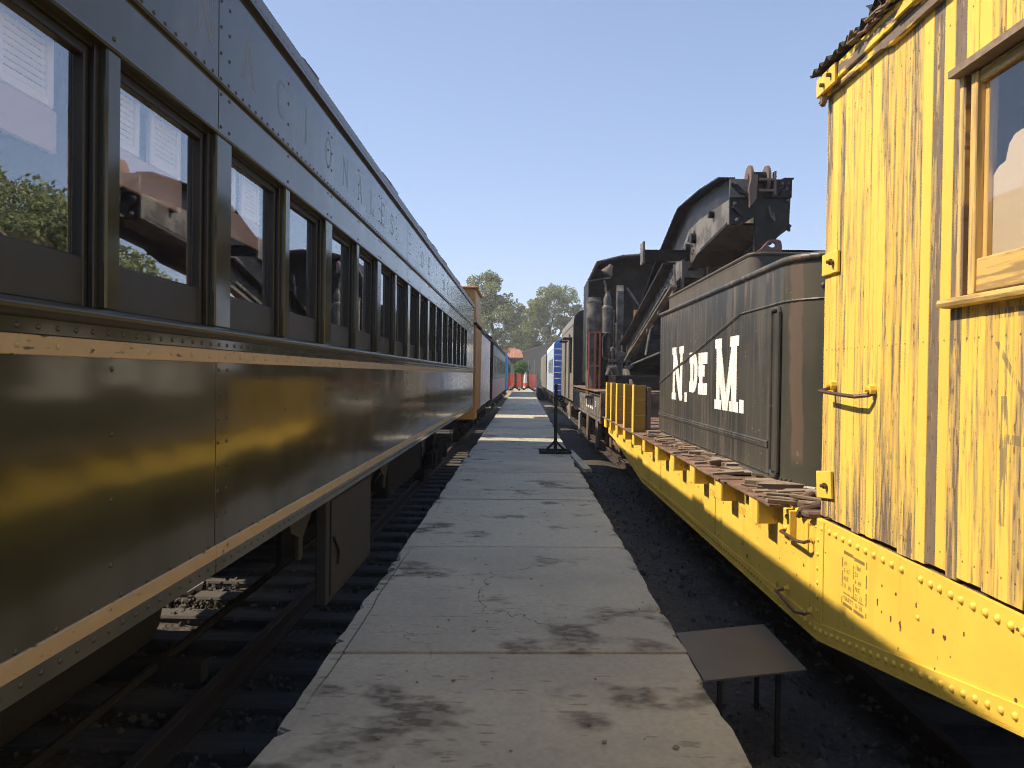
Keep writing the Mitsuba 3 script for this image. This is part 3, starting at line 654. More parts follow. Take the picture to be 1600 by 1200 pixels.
    put(t + '__sill_step', MB().tube([(S - 0.01, 4.75, -1.33), (S - 0.07, 4.76, -1.35), (S - 0.075, 4.42, -1.375), (S - 0.04, 4.36, -1.37), (S, 4.36, -1.35)], 0.009), 'iron', smooth=40)
    for y, z in ((4.66, -0.93), (4.34, -0.935), (4.36, -1.35), (4.75, -1.33)): put(t + '__bolt', MB().cyl((S - 0.028, y, z), (S, y, z), 0.014, n=6).cyl((S - 0.012, y, z), (S, y, z), 0.024, n=8), 'yellow')
    # stencilled data
    x = S - 0.0018
    ya = 3.96                                     # left edge (far), reads towards the camera
    def mark(y0, y1, z0, z1): put(t + '__stencil_mark', MB().box(S - 0.0012, S + 0.001, min(y0, y1), max(y0, y1), z0, z1), 'stencil')
    for z0, z1 in ((-0.99, -0.94), (-1.09, -1.01), (-1.18, -1.145)): mark(ya, ya - 0.008, z0, z1)
    for z0, z1 in ((-1.02, -0.95), (-1.115, -1.045)): mark(ya - 0.135, ya - 0.141, z0, z1)
    for z0, z1 in ((-0.935, -0.90), (-1.03, -0.965), (-1.12, -1.055), (-1.175, -1.15)): mark(ya - 0.275, ya - 0.284, z0, z1)
    for y0, y1, z0 in ((0.02, 0.125, -0.918), (0.145, 0.255, -0.925), (0.02, 0.125, -1.185), (0.145, 0.255, -1.185)): mark(ya - y0, ya - y1, z0, z0 + 0.017)
    for y0, y1 in ((0.02, 0.10), (0.11, 0.18), (0.195, 0.25)): mark(ya - y0, ya - y1, -1.122, -1.115)
    for txt, dy, z, h in (('LV', 0.02, -0.975, 0.021), ('1-37', 0.02, -1.012, 0.021), ('ACE', 0.02, -1.052, 0.021), ('21  28', 0.02, -1.092, 0.021), ('LN0', 0.16, -0.965, 0.021),
                          ('23', 0.15, -1.0, 0.021), ('4-89', 0.15, -1.037, 0.021), ('ACE', 0.155, -1.073, 0.021), ('11  21', 0.155, -1.108, 0.019), ('TQUEST', 0.02, -1.155, 0.021), ('8-89', 0.16, -1.158, 0.023)):
        put(t + '__stencil_text', text_on(MB(), txt, h, S + 0.0003, ya - dy, z, -1), 'stencil')
    for txt, y, z in (('CAPY', 6.30, -1.00), ('110000', 6.75, -1.05), ('TARE', 5.75, -0.90), ('48300', 5.9, -1.05), ('TOR', 5.45, -1.07)):
        put(t + '__stencil_text', text_on(MB(), txt, 0.05, S + 0.0003, y, z, -1), 'yellow_dull')
    truck(t, 3.15, 12.7); truck(t, 3.15, 1.9)
    put(t + '__coupler', MB().box(3.03, 3.27, 14.6, 15.5, -1.2, -0.98, 0.03), 'rust')
    return t
flatcar()

# weathered wooden cabin
def cabin():
    t = thing('wooden_cabin', 'weathered yellow plank cabin with peeling paint standing on the flatcar', 'cabin')
    W, w = S + 0.012, 0.0785
    y0 = 4.285
    n = 47
    for q in range(n):
        a, b = y0 - (q + 1) * w, y0 - q * w
        zs = [(-0.785 + R.uniform(-0.008, 0.012), 1.53)]
        if b < 2.99 and a > 1.5: zs = [(zs[0][0], 0.265), (1.135, 1.53)]
        for z0, z1 in zs:
            dx = R.uniform(-0.0015, 0.0015)
            put(t + '__plank', MB().box(W + dx, W + 0.022 + dx, a + 0.0007, b - 0.0007, z0, z1, 0.0022), 'plank')
    put(t + '__corner_post', MB().box(W + 0.023, W + 0.12, 4.18, 4.27, -0.79, 1.53), 'wood')
    put(t + '__end_wall', MB().box(W + 0.121, 4.6, 4.245, 4.272, -0.79, 1.6), 'plank')
    put(t + '__inner_lining', MB().box(W + 0.6, W + 0.62, 0.4, 4.1, -0.78, 1.6).box(W + 0.05, W + 0.6, 3.2, 3.22, -0.78, 1.5).box(W + 0.05, W + 0.6, 0.9, 0.92, -0.78, 1.5), 'interior')
    # fascia, corner plate, roof sheet
    put(t + '__fascia', MB().box(W - 0.045, W + 0.03, 0.3, 4.28, 1.532, 1.615, 0.004), 'trim')
    put(t + '__fascia_batten', MB().px([(0.3, 1.478), (3.55, 1.478), (3.60, 1.492), (3.9, 1.498), (4.275, 1.503), (4.275, 1.531), (0.3, 1.531)], W - 0.030, W - 0.002), 'trim')
    put(t + '__fascia_board', MB().px([(0.3, 1.54), (3.42, 1.54), (3.28, 1.60), (3.1, 1.604), (0.3, 1.604)], W - 0.060, W - 0.046), 'yellow')
    cp = put(t + '__corner_plate', MB().box(W - 0.062, W - 0.046, 4.05, 4.30, 1.512, 1.612, 0.003), 'yellow')
    put(t + '__bolt', MB().cyl((W - 0.085, 4.19, 1.545), (W - 0.06, 4.19, 1.545), 0.011, n=6), 'iron')
    put(t + '__bolt', MB().cyl((W - 0.085, 4.10, 1.565), (W - 0.06, 4.10, 1.565), 0.011, n=6), 'iron')
    for layer, (xo, zo, ya) in enumerate(((0.0, 0.0, 4.34), (-0.02, 0.020, 3.60), (0.04, 0.036, 3.30))):
        ys = np.arange(0.3, ya, 0.0125)
        zz = 1.645 + zo + 0.017 * np.sin(ys * 2 * np.pi / 0.085) + 0.01 * (meshkit.fbm(np.stack([ys * 6, ys * 0 + layer, ys * 0], -1)) - 0.5)
        xe = W - 0.085 + xo + 0.035 * (meshkit.fbm(np.stack([ys * 9, ys * 0, ys * 0 + layer], -1)) - 0.5)
        xs = np.array([0, 0.3, 0.8, 1.6]); zs = np.array([0, 0.10, 0.22, 0.36])
        V = np.stack([np.stack([np.where(xx == 0, xe, W + xx), ys, zz + dz], 1) for xx, dz in zip(xs, zs)], 0)
        V = np.concatenate([V, V - [0, 0, 0.004]], 0).reshape(-1, 3)
        m_, n_ = len(ys), len(xs)
        F = []
        for r_ in range(n_ - 1):
            for base, fl in ((0, 1), (n_ * m_, -1)):
                i = np.arange(m_ - 1) + r_ * m_ + base
                F += [np.stack([i, i + 1, i + 1 + m_], 1)[:, ::fl], np.stack([i, i + 1 + m_, i + m_], 1)[:, ::fl]]
        i = np.arange(m_ - 1)
        F += [np.stack([i, i + n_ * m_, i + 1], 1), np.stack([i + 1, i + n_ * m_, i + 1 + n_ * m_], 1)]
        put(t + '__roof_sheet', trimesh.Trimesh(V, np.vstack(F), process=False), 'roof_sheet', smooth=True)
    mb = MB()
    for q in range(34):
        y = R.uniform(2.9, 3.85); z = 1.618 + R.uniform(-0.012, 0.012)
        mb.rbox((W - 0.07 + R.uniform(-.02, .02), y, z), (0.008, R.uniform(0.03, 0.08), 0.003), trimesh.transformations.euler_matrix(R.uniform(-.3, .3), R.uniform(-.3, .3), R.uniform(-.3, .3))[:3, :3])
    for q in range(26): mb.rbox((W - 0.03 + R.uniform(-.02, .01), 4.27 + R.uniform(-.03, .01), 1.497 + R.uniform(-0.02, 0.008)), (0.006, 0.004, 0.018), trimesh.transformations.euler_matrix(R.uniform(-.5, .5), R.uniform(-.5, .5), 0)[:3, :3])
    k = put(t + '__splinters', mb, 'wood'); stuff(k, 'splintered wood under the roof edge')
    # side window
    wk = key(t + '__window')
    f = MB().box(W + 0.035, W + 0.07, 2.86, 2.985, 0.27, 1.13, 0.003)         # outer jamb, a recess between planks and sash
    f.box(W - 0.004, W + 0.034, 2.962, 2.985, 0.262, 1.132, 0.003)
    f.box(W - 0.006, W + 0.06, 1.5, 1.56, 0.27, 1.13, 0.004)
    scene[wk] = mikit.ply(level(f.get(), t), 'm_ochre_upright')
    put(wk + '__head', MB().px([(1.5, 1.128), (2.995, 1.128), (2.995, 1.155), (1.5, 1.155)], W - 0.045, W + 0.02), 'wood')
    put(wk + '__sill', MB().py([(W - 0.055, 0.275), (W - 0.05, 0.262), (W - 0.02, 0.258), (W + 0.02, 0.258), (W + 0.07, 0.305), (W + 0.02, 0.305), (W - 0.05, 0.29)], 1.5, 3.03), 'ochre')
    put(wk + '__stile', MB().box(W + 0.004, W + 0.040, 2.885, 2.925, 0.30, 1.12, 0.004), 'ochre_upright')
    put(wk + '__sash', MB().box(W + 0.013, W + 0.045, 1.57, 2.8849, 0.306, 0.432, 0.005).box(W + 0.013, W + 0.045, 1.57, 1.60, 0.4321, 1.074).box(W + 0.013, W + 0.045, 1.57, 2.8849, 1.075, 1.125, 0.004), 'ochre')
    put(wk + '__pane', trimesh.Trimesh([[W + 0.03, 1.57, 0.43], [W + 0.03, 2.89, 0.43], [W + 0.03, 2.89, 1.09], [W + 0.03, 1.57, 1.09]], [[0, 1, 2], [0, 2, 3]], process=False), 'glass_clear')
    put(wk + '__blind', MB().px([(1.5, 0.30), (2.865, 0.30), (2.86, 0.73), (2.83, 0.755), (2.79, 0.765), (2.77, 0.82), (2.74, 0.845), (2.70, 0.85), (2.6, 0.84), (2.5, 0.88), (2.3, 0.97), (1.5, 1.0)], W + 0.056, W + 0.058), 'blind')
    # hardware
    for yy, zz, dy, dz in ((4.15, 0.60, 0.105, 0.058), (4.18, -0.60, 0.10, 0.075)):
        M = trimesh.transformations.rotation_matrix(0.0 if zz > 0 else -0.12, [1, 0, 0])[:3, :3]
        put(t + '__strap_plate', MB().rbox((W - 0.012, yy + 0.03, zz), (0.008, dy, dz), M, 0.003), 'yellow')
        put(t + '__bolt', MB().cyl((W - 0.055, yy - 0.02, zz), (W - 0.02, yy - 0.02, zz), 0.010, n=6).cyl((W - 0.04, yy - 0.02, zz), (W - 0.028, yy - 0.02, zz), 0.018, n=6), 'iron')
    put(t + '__grab_iron', MB().tube([(W, 4.12, -0.06), (W - 0.07, 4.12, -0.082)], 0.009)
        .tube([(W - 0.072, 4.15, -0.086), (W - 0.076, 3.84, -0.100), (W - 0.070, 3.72, -0.104), (W - 0.03, 3.655, -0.095), (W, 3.65, -0.08)], 0.010), 'iron', smooth=40)
    for y, z in ((4.12, -0.055), (3.66, -0.07)):
        put(t + '__bolt', MB().cyl((W - 0.05, y, z), (W, y, z), 0.012, n=6).cyl((W - 0.03, y, z), (W, y, z), 0.026, n=8), 'yellow')
cabin()

# ------------------------------------------------------------------ black tender
def tender():
    t = thing('tender', 'black rust-streaked steam locomotive tender with white letters, resting on the yellow flatcar', 'tender')
    xa, xb, ya, yb, rc = 1.83, 4.45, 5.02, 10.35, 0.50
    plan = sbox(xa + rc, ya + rc, xb - rc, yb - rc).buffer(rc, quad_segs=10).union(sbox(xa, ya + rc, xb, yb))
    plan = sbox(xa + rc, ya + rc, xb - rc, yb).buffer(rc, quad_segs=10).intersection(sbox(0, 0, 9, yb))
    put(t + '__tank', MB().pz(plan, -0.765, 0.80), 'tender', smooth=35)
    ring = plan.exterior
    def rim(z, r, a0=0.0):
        pts = [(x, y, z) for x, y in plan.exterior.coords if x < 3.6 and y < yb - 0.01]
        pts.sort(key=lambda q: -(q[1] if q[0] < xa + 0.01 else ya + (0.2 if q[1] > ya + 0.001 else 0) - q[0] * 0.01 + (q[1] - ya)))
        return pts
    side = [(xa, yb), (xa, ya + rc)] + [(xa + rc - rc * math.cos(a), ya + rc - rc * math.sin(a)) for a in np.linspace(0.12, math.pi / 2, 12)] + [(xb - rc, ya)]
    put(t + '__top_bead', MB().tube([(x, y, 0.80) for x, y in side], 0.027, 10), 'tender', smooth=40)
    put(t + '__base_strip', MB().tube([(x - 0.004, y, -0.765) for x, y in side], 0.014, 6), 'tender')
    put(t + '__lower_lap', MB().box(xa - 0.010, xa - 0.0005, 5.75, yb, -0.545, -0.50, 0.003).tube([(xa - 0.004, yb, -0.50), (xa - 0.004, 5.75, -0.50)], 0.010, 6), 'tender')
    # sloping seam, then round the corner
    mb = MB().px([(yb, -0.115), (6.57, 0.50), (6.57, 0.53), (yb, -0.085)], xa - 0.008, xa - 0.0004)
    mb.tube([(xa - 0.003, yb, -0.10), (xa - 0.003, 6.57, 0.515)], 0.009, 6)
    mb.tube([(x - 0.003, y, 0.515) for x, y in [(xa, 6.57)] + side[1:]], 0.007, 6)
    put(t + '__seam', mb, 'tender')
    mb = MB()
    for q in np.arange(0, 1, 0.0115): mb.dome((xa - 0.008, yb + (6.57 - yb) * q, -0.10 + 0.615 * q), -1, 0.009, 0.8, 6)
    def along(z, st, r, y1):
        L = LineString(side)
        s = 0
        while s < L.length - 2.2:
            p = L.interpolate(s); q = L.interpolate(min(s + 0.01, L.length))
            if p.y < y1:
                mb.ball((p.x, p.y, z), r, 6)
            s += st
    along(0.515, 0.055, 0.013, 6.55); along(-0.735, 0.055, 0.011, 99)
    for y in np.arange(6.0, yb, 0.055): mb.dome((xa - 0.01, y, -0.522), -1, 0.009, 0.8, 6)
    for y in (6.98, 8.1, 9.3):
        for z in np.arange(-0.40, 0.6, 0.13):
            if True: mb.dome((xa + 0.0005, y, z), -1, 0.011, 0.7, 7)
    for x, y, z in ((1.99, 5.145, 0.60), (2.02, 5.12, 0.40), (2.2, 5.04, -0.62), (2.03, 5.11, -0.60)): mb.ball((x, y, z), 0.022, 7)
    k = put(t + '__rivets', mb, 'tender', smooth=True); stuff(k, 'rivet heads along the seams of the tender')
    # long U-shaped pipe frame at the corner
    for y in (5.66, 5.50): put(t + '__corner_strip', MB().tube([(xa - 0.012, y, -0.70), (xa - 0.012, y, 0.44)], 0.015, 8), 'tender', smooth=40)
    put(t + '__corner_cap', MB().tube([(xa - 0.012, 5.66, 0.44), (xa - 0.014, 5.64, 0.472), (xa - 0.014, 5.52, 0.478), (xa - 0.012, 5.50, 0.44)], 0.015, 8).tube([(xa - 0.012, 5.66, -0.70), (xa - 0.014, 5.62, -0.73), (xa - 0.014, 5.53, -0.73), (xa - 0.012, 5.50, -0.70)], 0.015, 8)
        .box(xa - 0.012, xa - 0.001, 5.515, 5.645, -0.70, 0.45, 0.003), 'tender')
    put(t + '__doubler_plate', MB().rbox((2.22, 5.07, -0.50), (0.085, 0.012, 0.25), trimesh.transformations.rotation_matrix(-0.42, [0, 0, 1])[:3, :3], 0.02), 'tender')
    for z in (-0.33, -0.50, -0.64): put(t + '__stud', MB().ball((2.20, 5.058, z), 0.028, 8), 'tender', smooth=True)
    # raised bunker with its sloping end
    bp = sbox(1.97 + 0.12, 6.85, 4.3 - 0.12, yb + 0.15).buffer(0.12, quad_segs=6)
    put(t + '__bunker', MB().pz(bp.difference(bp.buffer(-0.02)), 0.80, 1.055).pz(bp, 0.80, 0.82), 'tender_top', smooth=35)
    L = list(bp.exterior.coords)
    put(t + '__bunker_rim', MB().tube([(x, y, 1.055) for x, y in L], 0.016, 6), 'tender_top')
    put(t + '__brown_cover', MB().box(2.06, 4.2, 6.815, 6.845, 0.80, 1.085, 0.006), 'lug')
    put(t + '__cover_edge', MB().box(2.24, 4.2, 6.80, 6.90, 1.086, 1.10, 0.003), 'crane')
    mb = MB()
    for z in np.arange(0.83, 1.06, 0.045): mb.ball((2.04, 6.82, z), 0.016, 6)
    for y in np.arange(6.95, 10.3, 0.06): mb.dome((1.9705, y, 1.02), -1, 0.008, 0.8, 6)
    k = put(t + '__bunker_rivets', mb, 'tender_top', smooth=True); stuff(k, 'small rivets along the bunker edge')
    lugp = Polygon([(1.99, 1.05), (2.235, 1.05), (2.235, 1.13), (2.225, 1.165), (2.20, 1.178), (2.15, 1.178), (2.12, 1.168), (2.06, 1.10)]).difference(affinity.scale(Point(2.15, 1.132).buffer(0.034), 1.0, 0.66))
    put(t + '__lifting_lug', MB().py(lugp, 6.74, 6.78), 'lug')
    put(t + '__filler_hatch', MB().box(3.0, 3.7, 5.6, 6.4, 1.04, 1.10, 0.01), 'tender_top')
    # white lettering
    for ch, y, z, sy, sz, a in (('N', 9.45, -0.295, 0.62, 0.63, (0.95, 0.26, 0.20, 0.17)), ('.', 8.74, -0.30, 0.62, 0.63, (0.7, 0.2, 0.1, 0.1)), ('D', 8.50, -0.185, 0.43, 0.43, (0.92, 0.34, 0.15, 0.12)),
                                ('E', 8.07, -0.20, 0.43, 0.43, (0.90, 0.34, 0.16, 0.12)), ('M', 7.33, -0.32, 0.655, 0.66, (1.08, 0.25, 0.19, 0.17)), ('.', 6.53, -0.32, 0.66, 0.66, (0.7, 0.2, 0.1, 0.1))):
        put(t + '__letter', letter_x(MB(), glyph(ch, *a), xa - 0.003, xa + 0.001, y, z, sy, sz, -1), 'white')
tender()

# yellow upright stake channels
for q, y in enumerate((10.72, 11.65, 12.6, 13.4, 14.15)):
    lab = ['yellow upright steel channel nearest the black tender', 'yellow upright steel channel second from the tender', 'yellow upright steel channel in the middle of the five on the flatcar',
           'yellow upright steel channel fourth from the tender', 'yellow upright steel channel farthest from the tender at the flatcar end'][q]
    t = thing('stake_channel', lab, 'steel channel', 'yellow channels on the flatcar deck')
    d = 0.012 * (q - 2)
    put(t + '__flange', MB().box(1.52, 1.535, y - 0.10, y + 0.05, -0.97 if q else -0.82, -0.135, 0.003), 'yellow_plain')
    put(t + '__web', MB().box(1.5351, 1.70, y - 0.02, y - 0.005, -0.795, -0.137, 0.002), 'yellow_dull')
    put(t + '__rear_flange', MB().box(1.7001, 1.715, y - 0.02, y + 0.10, -0.795, -0.16, 0.002), 'rust')
    put(t + '__wooden_packing', MB().box(1.72, 1.775, y - 0.03, y + 0.22, -0.795, -0.165, 0.004), 'wood')
    for z in (-0.35, -0.57): put(t + '__rib', MB().box(1.5352, 1.699, y - 0.026, y - 0.0201, z, z + 0.008), 'yellow_plain')

# ------------------------------------------------------------------ wrecking crane
def crane():
    t = thing('wrecking_crane', 'black rail wrecking crane with a riveted gooseneck boom reaching over the tender', 'crane')
    # car
    put(t + '__car_frame', MB().box(1.62, 1.66, 15.6, 24.5, -0.94, -0.44, 0.01).box(1.66, 4.64, 15.6, 24.5, -0.9, -0.5), 'crane_grey')
    put(t + '__frame_flange', MB().box(1.57, 1.64, 15.6, 24.5, -0.985, -0.945, 0.004).box(1.57, 1.64, 15.6, 24.5, -0.439, -0.41, 0.004), 'crane_grey')
    put(t + '__car_deck', MB().box(1.50, 4.7, 15.5, 24.5, -0.355, -0.33, 0.004).box(1.66, 4.6, 15.5, 24.5, -0.5, -0.36), 'rust')
    put(t + '__end_beam', MB().box(1.55, 4.7, 15.45, 15.6, -1.0, -0.36, 0.01), 'rust')
    for q, ch in enumerate(('I', 'D', 'L', 'I')):
        put(t + '__letter', letter_x(MB(), glyph(ch, 0.5 if ch != 'I' else 0.3, 0.2, 0.12, 0.12), 1.612, 1.621, 19.6 - q * 0.52, -0.80, 0.7, 0.26, -1), 'white')
    put(t + '__letter', text_on(MB(), '52', 0.13, 1.617, 17.3, -0.72, -1), 'white')
    truck(t, 3.15, 17.3, 'rust'); truck(t, 3.15, 22.8, 'rust')
    for y in (16.2, 18.6): put(t + '__jack_frame', MB().px([(y, -0.98), (y + 0.55, -0.98), (y + 0.5, -1.55), (y + 0.35, -1.62), (y + 0.3, -1.1), (y + 0.22, -1.1), (y + 0.18, -1.62), (y + 0.05, -1.55)], 1.58, 1.64), 'crane_rust')
    put(t + '__jack_shoe', MB().box(1.50, 1.57, 20.6, 20.75, -1.5, -1.0, 0.02).cyl((1.53, 20.68, -1.6), (1.53, 20.68, -1.45), 0.06), 'pale_wall')
    # house
    prof = [(1.60, -0.2), (1.60, 2.34), (1.82, 2.79), (2.47, 2.95), (3.15, 3.0), (3.83, 2.95), (4.48, 2.79), (4.70, 2.34), (4.70, -0.2)]
    inner = [(a + (0.04 if a < 3.1 else (-0.04 if a > 3.2 else 0)), b - (0.05 if b > 0 else 0)) for a, b in prof]
    put(t + '__house', MB().py(prof + inner[::-1], 19.4, 20.9), 'crane')
    put(t + '__house_back', MB().py([(a + (0.01 if a < 3 else -0.01), b - 0.01) for a, b in prof], 20.75, 20.85), 'crane')
    put(t + '__roof_edge', MB().tube([(a - 0.01, 19.4, b + 0.01) for a, b in prof[1:8]], 0.022, 6), 'crane_grey')
    put(t + '__tie_bar', MB().cyl((1.6, 19.4, 2.33), (2.15, 19.4, 2.42), 0.02, n=6), 'crane_grey')
    put(t + '__platform', MB().box(1.42, 2.62, 17.7, 19.5, -0.55, -0.47, 0.006), 'crane_grey')
    put(t + '__revolving_bed', MB().box(2.0, 4.4, 16.8, 24, -0.32, 0.0, 0.02).cyl((3.15, 19.8, -0.34), (3.15, 19.8, -0.05), 1.3, n=32), 'crane')
    ck = put(t + '__gusset', MB().px(Polygon([(16.2, -0.33), (17.9, -0.33), (17.9, 0.15), (17.3, 0.12)]).difference(affinity.scale(Point(17.2, -0.14).buffer(0.2), 1, 0.55)), 2.3, 2.36), 'crane_grey')
    # engine parts at the left front
    put(t + '__boiler', MB().lathe((1.70, 18.75, -0.47), [(0.19, 0), (0.19, 2.20), (0.20, 2.21), (0.20, 2.25), (0.15, 2.27), (0.15, 2.33), (0.02, 2.34)], 20), 'crane_grey', smooth=35)
    put(t + '__boiler_pipe', MB().tube([(1.53, 18.6, 0.1), (1.53, 18.6, 1.35), (1.56, 18.58, 1.38)], 0.02), 'crane_grey')
    put(t + '__steam_pump', MB().lathe((1.98, 18.4, 0.25), [(0.13, 0), (0.13, 0.03), (0.09, 0.06), (0.085, 0.66), (0.13, 0.72), (0.135, 0.75), (0.12, 0.77), (0.12, 1.30), (0.135, 1.31), (0.13, 1.36), (0.09, 1.40), (0.10, 1.56), (0.05, 1.66), (0.03, 1.72)], 18), 'crane_grey', smooth=35)
    put(t + '__pump_pipe', MB().tube([(1.93, 18.35, 1.95), (1.93, 18.35, 2.10), (1.88, 18.33, 2.22)], 0.025).tube([(2.0, 18.4, -0.45), (2.0, 18.4, 0.25)], 0.05).tube([(1.95, 18.25, 0.35), (1.86, 18.2, 0.45), (1.86, 18.2, 0.9), (1.95, 18.25, 1.0)], 0.012), 'crane_grey')
    put(t + '__lamp', MB().lathe((0, 0, 0), [(0.15, 0), (0.14, 0.04), (0.07, 0.17), (0.05, 0.24)], 14).get().apply_transform(trimesh.transformations.translation_matrix((2.0, 18.9, 2.45)) @ trimesh.transformations.rotation_matrix(0.5, [0, 1, 0])), 'crane_rust', smooth=35)
    put(t + '__column', MB().box(2.22, 2.38, 18.5, 18.65, -0.47, 2.0, 0.01).px([(18.5, 2.0), (18.65, 2.0), (18.65, 2.15)], 2.22, 2.38), 'crane_grey')
    for x, y, z0, z1, r in ((2.12, 18.3, -0.45, 1.5, 0.022), (2.18, 18.2, -0.45, 1.2, 0.018), (2.44, 18.2, -0.45, 1.0, 0.025), (2.08, 18.1, -0.45, 0.6, 0.03), (2.3, 18.1, -0.45, 0.9, 0.015)):
        put(t + '__rod', MB().cyl((x, y, z0), (x, y, z1), r, n=8).ball((x, y, z1), r * 2.2, 8).box(x - r * 3, x + r * 3, y - 0.03, y + 0.03, 0.3, 0.38, 0.01), 'crane_grey')
    put(t + '__valve', MB().ball((2.3, 18.15, 0.42), 0.16, 12, (1, 0.5, 0.9)).cyl((2.25, 18.15, 0.0), (2.55, 18.1, 0.25), 0.06).ball((2.05, 18.2, 0.15), 0.1, 10), 'crane_grey', smooth=40)
    put(t + '__cylinder_block', MB().box(2.05, 2.35, 18.0, 18.4, -0.46, 0.0, 0.04).tube([(1.95, 18.0, 0.0), (2.02, 18.0, 0.16), (2.15, 18.05, 0.18), (2.2, 18.1, 0.0)], 0.05), 'crane_grey')
    for x0, x1, m in ((1.52, 1.555, 'crane_red'), (1.66, 1.70, 'crane_red'), (1.77, 1.81, 'crane_red')):
        put(t + '__red_upright', MB().box(x0, x1, 18.15, 18.19, -0.47, 0.98, 0.004), m)
    put(t + '__red_rail', MB().box(1.52, 1.81, 18.151, 18.189, 0.982, 1.015).box(1.7001, 1.7699, 18.15, 18.19, 0.2, 0.23).box(1.5551, 1.6599, 18.15, 18.19, 0.2, 0.23), 'crane_red')
    put(t + '__dark_cabinet', MB().box(1.72, 1.98, 18.25, 18.5, -0.46, 1.0, 0.01), 'crane')
    put(t + '__orange_panel', MB().box(2.7, 2.95, 19.0, 19.05, 1.05, 1.6, 0.01), 'orange')
    for (a, b) in (((2.6, 19.6, 2.2), (3.2, 19.2, 1.2)), ((3.4, 19.6, 2.4), (3.0, 19.0, 0.5)), ((2.5, 19.0, 0.2), (3.4, 18.8, 0.6))):
        put(t + '__linkage', MB().cyl(a, b, 0.03, n=6), 'crane_grey')
    put(t + '__drum', MB().cyl((2.5, 19.8, 0.6), (3.9, 19.8, 0.6), 0.45, n=24).cyl((2.45, 19.8, 0.6), (2.5, 19.8, 0.6), 0.62, n=24), 'crane')
    # boom: two side girders, dark upper web and grey lower web with flanges
    low = Polygon([(10.45, 2.02), (10.45, 2.36), (12.2, 2.44), (13.05, 2.42), (13.7, 2.16), (14.6, 1.86), (14.5, 1.62), (12.75, 1.76), (12.2, 1.90)])
    up = Polygon([(10.45, 2.36), (10.45, 2.62), (11.6, 2.73), (13.2, 2.80), (13.5, 2.74), (15.2, 2.28), (18.6, 1.12), (18.5, 0.80), (14.6, 1.87), (13.7, 2.17), (13.05, 2.43), (12.2, 2.45)])
    for x0, sg in ((2.76, 1), (3.50, -1)):
        put(t + '__boom_girder', MB().px(low, x0, x0 + 0.04), 'crane_grey')
        put(t + '__boom_web', MB().px(up, x0 + (0.01 if sg > 0 else -0.01), x0 + 0.03), 'crane')
        e = list(up.exterior.coords)
        mb = MB()
        for (a, b), (c, d) in zip(e[1:6], e[2:7]): mb.px([(a, b), (c, d), (c, d + 0.02), (a, b + 0.02)], x0 - 0.17 * (sg > 0) - 0.02 * (sg < 0), x0 + 0.06 + 0.05 * (sg < 0))
        for (a, b), (c, d) in (((12.2, 1.9), (12.75, 1.76)), ((12.75, 1.76), (14.5, 1.62)), ((10.45, 2.02), (12.2, 1.9))): mb.px([(a, b - 0.018), (c, d - 0.018), (c, d), (a, b)], x0 - 0.05, x0 + 0.09)
        put(t + '__boom_flange', mb, 'crane')
    put(t + '__boom_top_plate', MB().px([(13.2, 2.821), (13.55, 2.75), (15.2, 2.30), (18.3, 1.25), (18.3, 1.22), (15.2, 2.27), (13.5, 2.72), (13.2, 2.79)], 2.85, 3.45), 'crane_rust')
    put(t + '__boom_belly', MB().px([(10.7, 2.06), (12.2, 1.95), (12.75, 1.79), (14.6, 1.65), (14.6, 1.68), (12.8, 1.82), (12.2, 1.98), (10.7, 2.09)], 2.83, 3.46), 'crane')
    mb = MB()
    for q in range(60):
        f = R.random(); y = 12.6 + 1.0 * f; z = 1.80 + 0.55 * R.random() - 0.1 * f
        if low.contains(Point(y, z)): mb.dome((2.7605, y, z), -1, 0.03, 0.7, 6)
    for f in np.arange(0.01, 1, 0.04): mb.dome((2.7605, 10.6 + 1.6 * f, 2.07 - 0.11 * f), -1, 0.018, 0.7, 6)
    k = put(t + '__boom_rivets', mb, 'crane', smooth=True); stuff(k, 'rivets on the boom girder')
    # slender diagonal strut in front, its wide top flange seen from below
    put(t + '__strut_web', MB().px([(17.9, 0.36), (17.95, 0.70), (12.5, 1.78), (12.35, 1.43)], 2.40, 2.43), 'crane_grey')
    put(t + '__strut_flange', MB().px([(17.95, 0.70), (17.96, 0.73), (12.51, 1.81), (12.5, 1.78)], 2.23, 2.44), 'crane')
    put(t + '__strut_lip', MB().px([(17.9, 0.36), (17.89, 0.33), (12.34, 1.40), (12.35, 1.43)], 2.33, 2.44), 'crane_grey')
    put(t + '__strut_channel', MB().px([(17.0, 0.62), (17.0, 0.645), (13.0, 1.44), (13.0, 1.415)], 2.37, 2.3995), 'crane')
    mb = MB()
    for f, n_ in ((0.0, 9), (0.80, 9)):
        for q in range(n_):
            for o in (0.09, 0.19, 0.29): mb.dome((2.3995, 17.7 - 5.3 * (f + 0.022 * q), 0.37 + 1.06 * (f + 0.022 * q) + 0.04 + o - 0.03 * (q % 2)), -1, 0.018, 0.7, 6)
    k = put(t + '__strut_rivets', mb, 'crane', smooth=True); stuff(k, 'rivets at both ends of the strut')
    for y, z in ((13.8, 1.05), (15.0, 0.8), (12.6, 1.15)): put(t + '__small_bracket', MB().px([(y, z + 0.12), (y - 0.3, z + 0.2), (y - 0.15, z)], 2.36, 2.40), 'crane_grey')
    for y, z, r in ((12.55, 2.2, 0.08), (11.35, 2.33, 0.05), (12.95, 2.12, 0.06)): put(t + '__boom_pin', MB().cyl((2.68, y, z), (2.78, y, z), r, n=14), 'crane')
